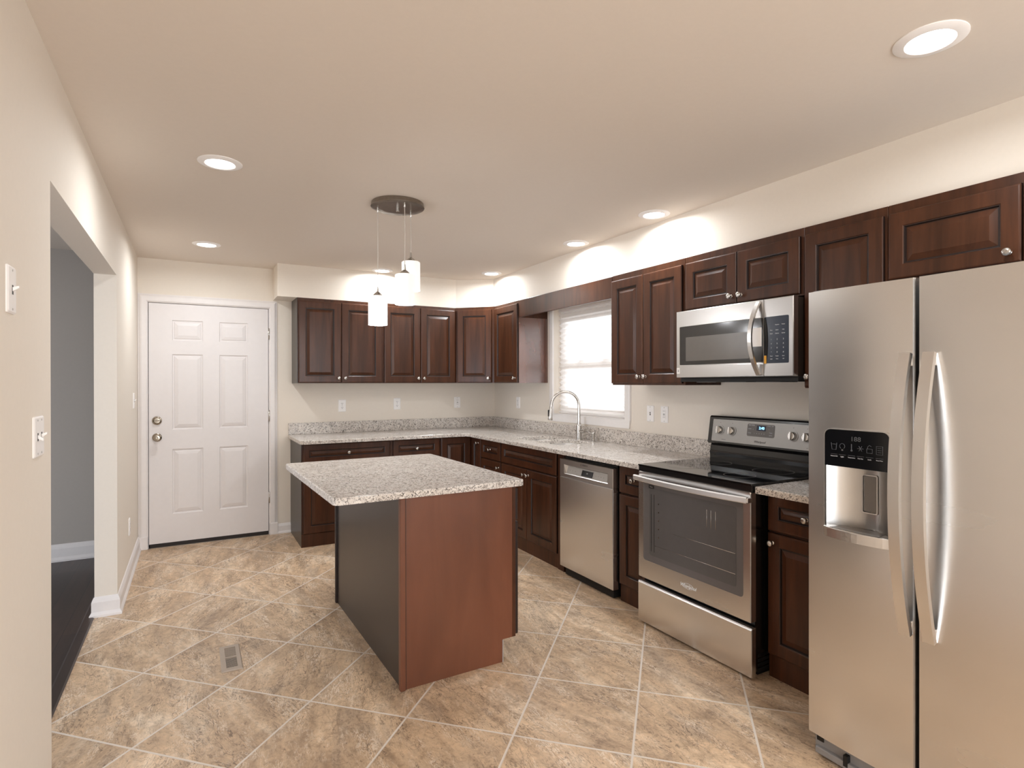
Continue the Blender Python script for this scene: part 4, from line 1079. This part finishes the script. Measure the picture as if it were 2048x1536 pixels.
PC = Vector((1.037, 3.200)); sn, cs = math.sin(TH), math.cos(TH)
t = thing('pendant_light', 'three opal glass cylinder pendants on one round nickel canopy over the island', 'pendant light', (PC.x, PC.y, ZC))
b = B(); b.lathe([(0.0, 0.0), (0.148, 0.0), (0.150, -0.018), (0.153, -0.024), (0.148, -0.0265), (0.10, -0.0255), (0.0, -0.0255)], M['dnickel'], 48); cnp = b.done('canopy', t)
b = B(); b.lathe([(0.0, -0.02), (0.009, -0.0255), (0.009, -0.045), (0.006, -0.048), (0.0, -0.048)], M['nickel'], 16); b.done('finial', t)
def rd2(r, d): return Vector((d * sn + r * cs - PC.x, d * cs - r * sn - PC.y))
for r, d, zt, zb in ((-0.776, 3.30, 1.874, 1.708), (-0.601, 3.20, 1.981, 1.8125), (-0.602, 3.40, 2.094, 1.922)):
    q = rd2(r, d); zt -= ZC; zb -= ZC
    b = B(); b.lathe([(0.0, -0.02), (0.0055, -0.025), (0.0055, -0.048), (0.003, -0.052), (0.0, -0.052)], M['nickel'], 12, (q.x, q.y, 0))
    b.done('cord_grip', cnp)
    b = B(); b.tube([(q.x, q.y, -0.045), (q.x + 0.002, q.y, -0.2), (q.x, q.y, zt + 0.05)], 0.0022, M['cord'], 8, Vector((1, 0, 0))); b.done('cord', t)
    b = B(); b.lathe([(0.0, 0.058), (0.004, 0.056), (0.008, 0.026), (0.016, 0.020), (0.026, 0.010), (0.029, 0.001), (0.0, 0.001)], M['nickel'], 20, (q.x, q.y, zt)); b.done('socket_cap', t)
    b = B(); h_ = zb - zt
    b.lathe([(0.012, 0.0), (0.050, 0.0), (0.0545, -0.004), (0.0545, h_), (0.0515, h_), (0.0515, -0.006), (0.012, -0.004)], M['opal'], 36, (q.x, q.y, zt)); b.done('glass_shade', t)
    l = bpy.data.lights.new('bulb', 'POINT'); l.energy = 2.2; l.color = (0.96, 0.97, 1.0); l.shadow_soft_size = 0.03
    lo = bpy.data.objects.new('bulb', l); C.objects.link(lo); lo.parent = t; lo.location = (q.x, q.y, zb - 0.02)

# ------------------------------------------------------------------ outlets and switches (local: plate in xz, facing -y)
def plate(name, label, cat, loc, rz, w, kind):
    t = thing(name, label, cat, loc, rz, 'white wall outlets' if cat == 'outlet' else 'white light switches')
    h = 0.117
    b = B(); b.rings([[(x, 0.0, z) for x, z in rrect(-w / 2, -h / 2, w / 2, h / 2, 0.004, 3)], [(x, -0.003, z) for x, z in rrect(-w / 2, -h / 2, w / 2, h / 2, 0.004, 3)], [(x, -0.006, z) for x, z in rrect(-w / 2 + 0.004, -h / 2 + 0.004, w / 2 - 0.004, h / 2 - 0.004, 0.004, 3)]], M['white']); b.done('cover_plate', t)
    if kind == 'outlet':
        for s in (-0.0195, 0.0195):
            b = B(); b.rings([[(x, -0.006, z) for x, z in rrect(-0.016, s - 0.014, 0.016, s + 0.014, 0.009, 4)], [(x, -0.0075, z) for x, z in rrect(-0.016, s - 0.014, 0.016, s + 0.014, 0.009, 4)]], M['white'])
            b.box(-0.0075, -0.0079, s - 0.001, -0.005, -0.0074, s + 0.008, M['slot']); b.box(0.005, -0.0079, s - 0.001, 0.0075, -0.0074, s + 0.008, M['slot']); b.box(-0.0022, -0.0079, s - 0.010, 0.0022, -0.0074, s - 0.005, M['slot'])
            b.done('receptacle', t)
    elif kind == 'gfci':
        b = B(); b.box(-0.017, -0.008, -0.034, 0.017, -0.0055, 0.034, M['white'], 0.001, 1)
        for s in (-0.021, 0.021): b.box(-0.0075, -0.0084, s - 0.001, -0.005, -0.0079, s + 0.007, M['slot']); b.box(0.005, -0.0084, s - 0.001, 0.0075, -0.0079, s + 0.007, M['slot'])
        b.box(-0.008, -0.009, 0.001, 0.008, -0.0079, 0.006, M['panelgrey']); b.box(-0.008, -0.009, -0.006, 0.008, -0.0079, -0.001, M['panelgrey']); b.done('receptacle', t)
    else:
        n = 2 if kind == 'double' else 1
        for i in range(n):
            x = 0 if n == 1 else (-0.023 + 0.046 * i)
            b = B(); b.box(x - 0.005, -0.0068, -0.0115, x + 0.005, -0.0058, 0.0115, M['slot'] if kind != 'small' else M['white'])
            u = 1 if (i == 1 or n == 1) else -1
            b.rings([[(x - 0.004, -0.006, -0.004), (x + 0.004, -0.006, -0.004), (x + 0.004, -0.006, 0.006), (x - 0.004, -0.006, 0.006)], [(x - 0.0033, -0.019, u * 0.008 - 0.003), (x + 0.0033, -0.019, u * 0.008 - 0.003), (x + 0.0033, -0.019, u * 0.008 + 0.003), (x - 0.0033, -0.019, u * 0.008 + 0.003)]], M['white']); b.done('toggle', t)
    for s in ((-0.048, 0.048) if kind not in ('outlet',) else (0.0,)):
        for x in ((-0.023, 0.023) if kind == 'double' else (0.0,)):
            b = B(); b.lathe([(0, -0.0068), (0.0028, -0.0066), (0.0032, -0.006), (0.0, -0.006)], M['panelgrey'], 10, (x, 0, s), 'Y'); b.done('screw', t)
    return t
plate('wall_outlet', 'white outlet on back wall under the cabinets, leftmost of three', 'outlet', (1.255, YB, 1.155), 0, 0.072, 'outlet')
plate('wall_outlet', 'white outlet on back wall under the cabinets, middle of three', 'outlet', (1.80, YB, 1.163), 0, 0.072, 'outlet')
plate('wall_outlet', 'white outlet on back wall, right one near the inside corner', 'outlet', (2.462, YB, 1.166), 0, 0.072, 'gfci')
plate('wall_outlet', 'white outlet on the right wall left of the faucet and window', 'outlet', (XR, 5.06, 1.171), -R90, 0.072, 'outlet')
plate('light_switch', 'white single switch plate right of the window', 'light switch', (XR, 3.126, 1.148), -R90, 0.072, 'switch')
plate('wall_outlet', 'white outlet between the window and the stove', 'outlet', (XR, 2.985, 1.148), -R90, 0.072, 'gfci')
plate('light_switch', 'white single switch plate high on the left wall, above the two gang plate', 'light switch', (XL, 1.835, 1.604), R90, 0.072, 'switch')
plate('light_switch', 'white two gang switch plate beside the hall opening', 'light switch', (XL, 2.118, 1.218), R90, 0.117, 'double')
plate('light_switch', 'small white switch on the left wall just before the white door', 'light switch', (XL, 5.20, 1.24), R90, 0.072, 'switch')
plate('wall_outlet', 'white outlet low on the left wall above the baseboard', 'outlet', (XL, 4.83, 0.36), R90, 0.072, 'outlet')

# ------------------------------------------------------------------ floor vent
t = thing('floor_vent', 'small taupe metal floor register set in the tiles left of the island', 'floor vent', (0.164, 3.168, 0.0))
b = B()
x0, x1, y0, y1 = -0.047, 0.047, -0.148, 0.148
def fl(x0, y0, x1, y1, z): return [(x0, y0, z), (x1, y0, z), (x1, y1, z), (x0, y1, z)]
b.rings([fl(x0, y0, x1, y1, 0.0005), fl(x0, y0, x1, y1, 0.002), fl(x0 + 0.005, y0 + 0.005, x1 - 0.005, y1 - 0.005, 0.006), fl(x0 + 0.022, y0 + 0.03, x1 - 0.022, y1 - 0.03, 0.006), fl(x0 + 0.022, y0 + 0.03, x1 - 0.022, y1 - 0.03, 0.002)], M['vent'], cap0=False, cap1=False)
b.box(x0 + 0.022, -0.006, 0.002, x1 - 0.022, 0.006, 0.0058, M['vent']); b.done('frame', t)
b = B(); b.box(x0 + 0.022, y0 + 0.03, 0.0006, x1 - 0.022, -0.006, 0.0012, M['blackm']); b.box(x0 + 0.022, 0.006, 0.0006, x1 - 0.022, y1 - 0.03, 0.0030, M['vent']); b.done('damper_and_duct_shade', t)  # black plate in near half stands in for shade inside the open duct
for k_ in range(20):
    y = y0 + 0.032 + k_ * 0.0121
    if abs(y + 0.002) < 0.009: continue
    b = B(); b.box(x0 + 0.022, y, 0.0046, x1 - 0.022, y + 0.0042, 0.0058, M['vent']); b.done('louver', t)
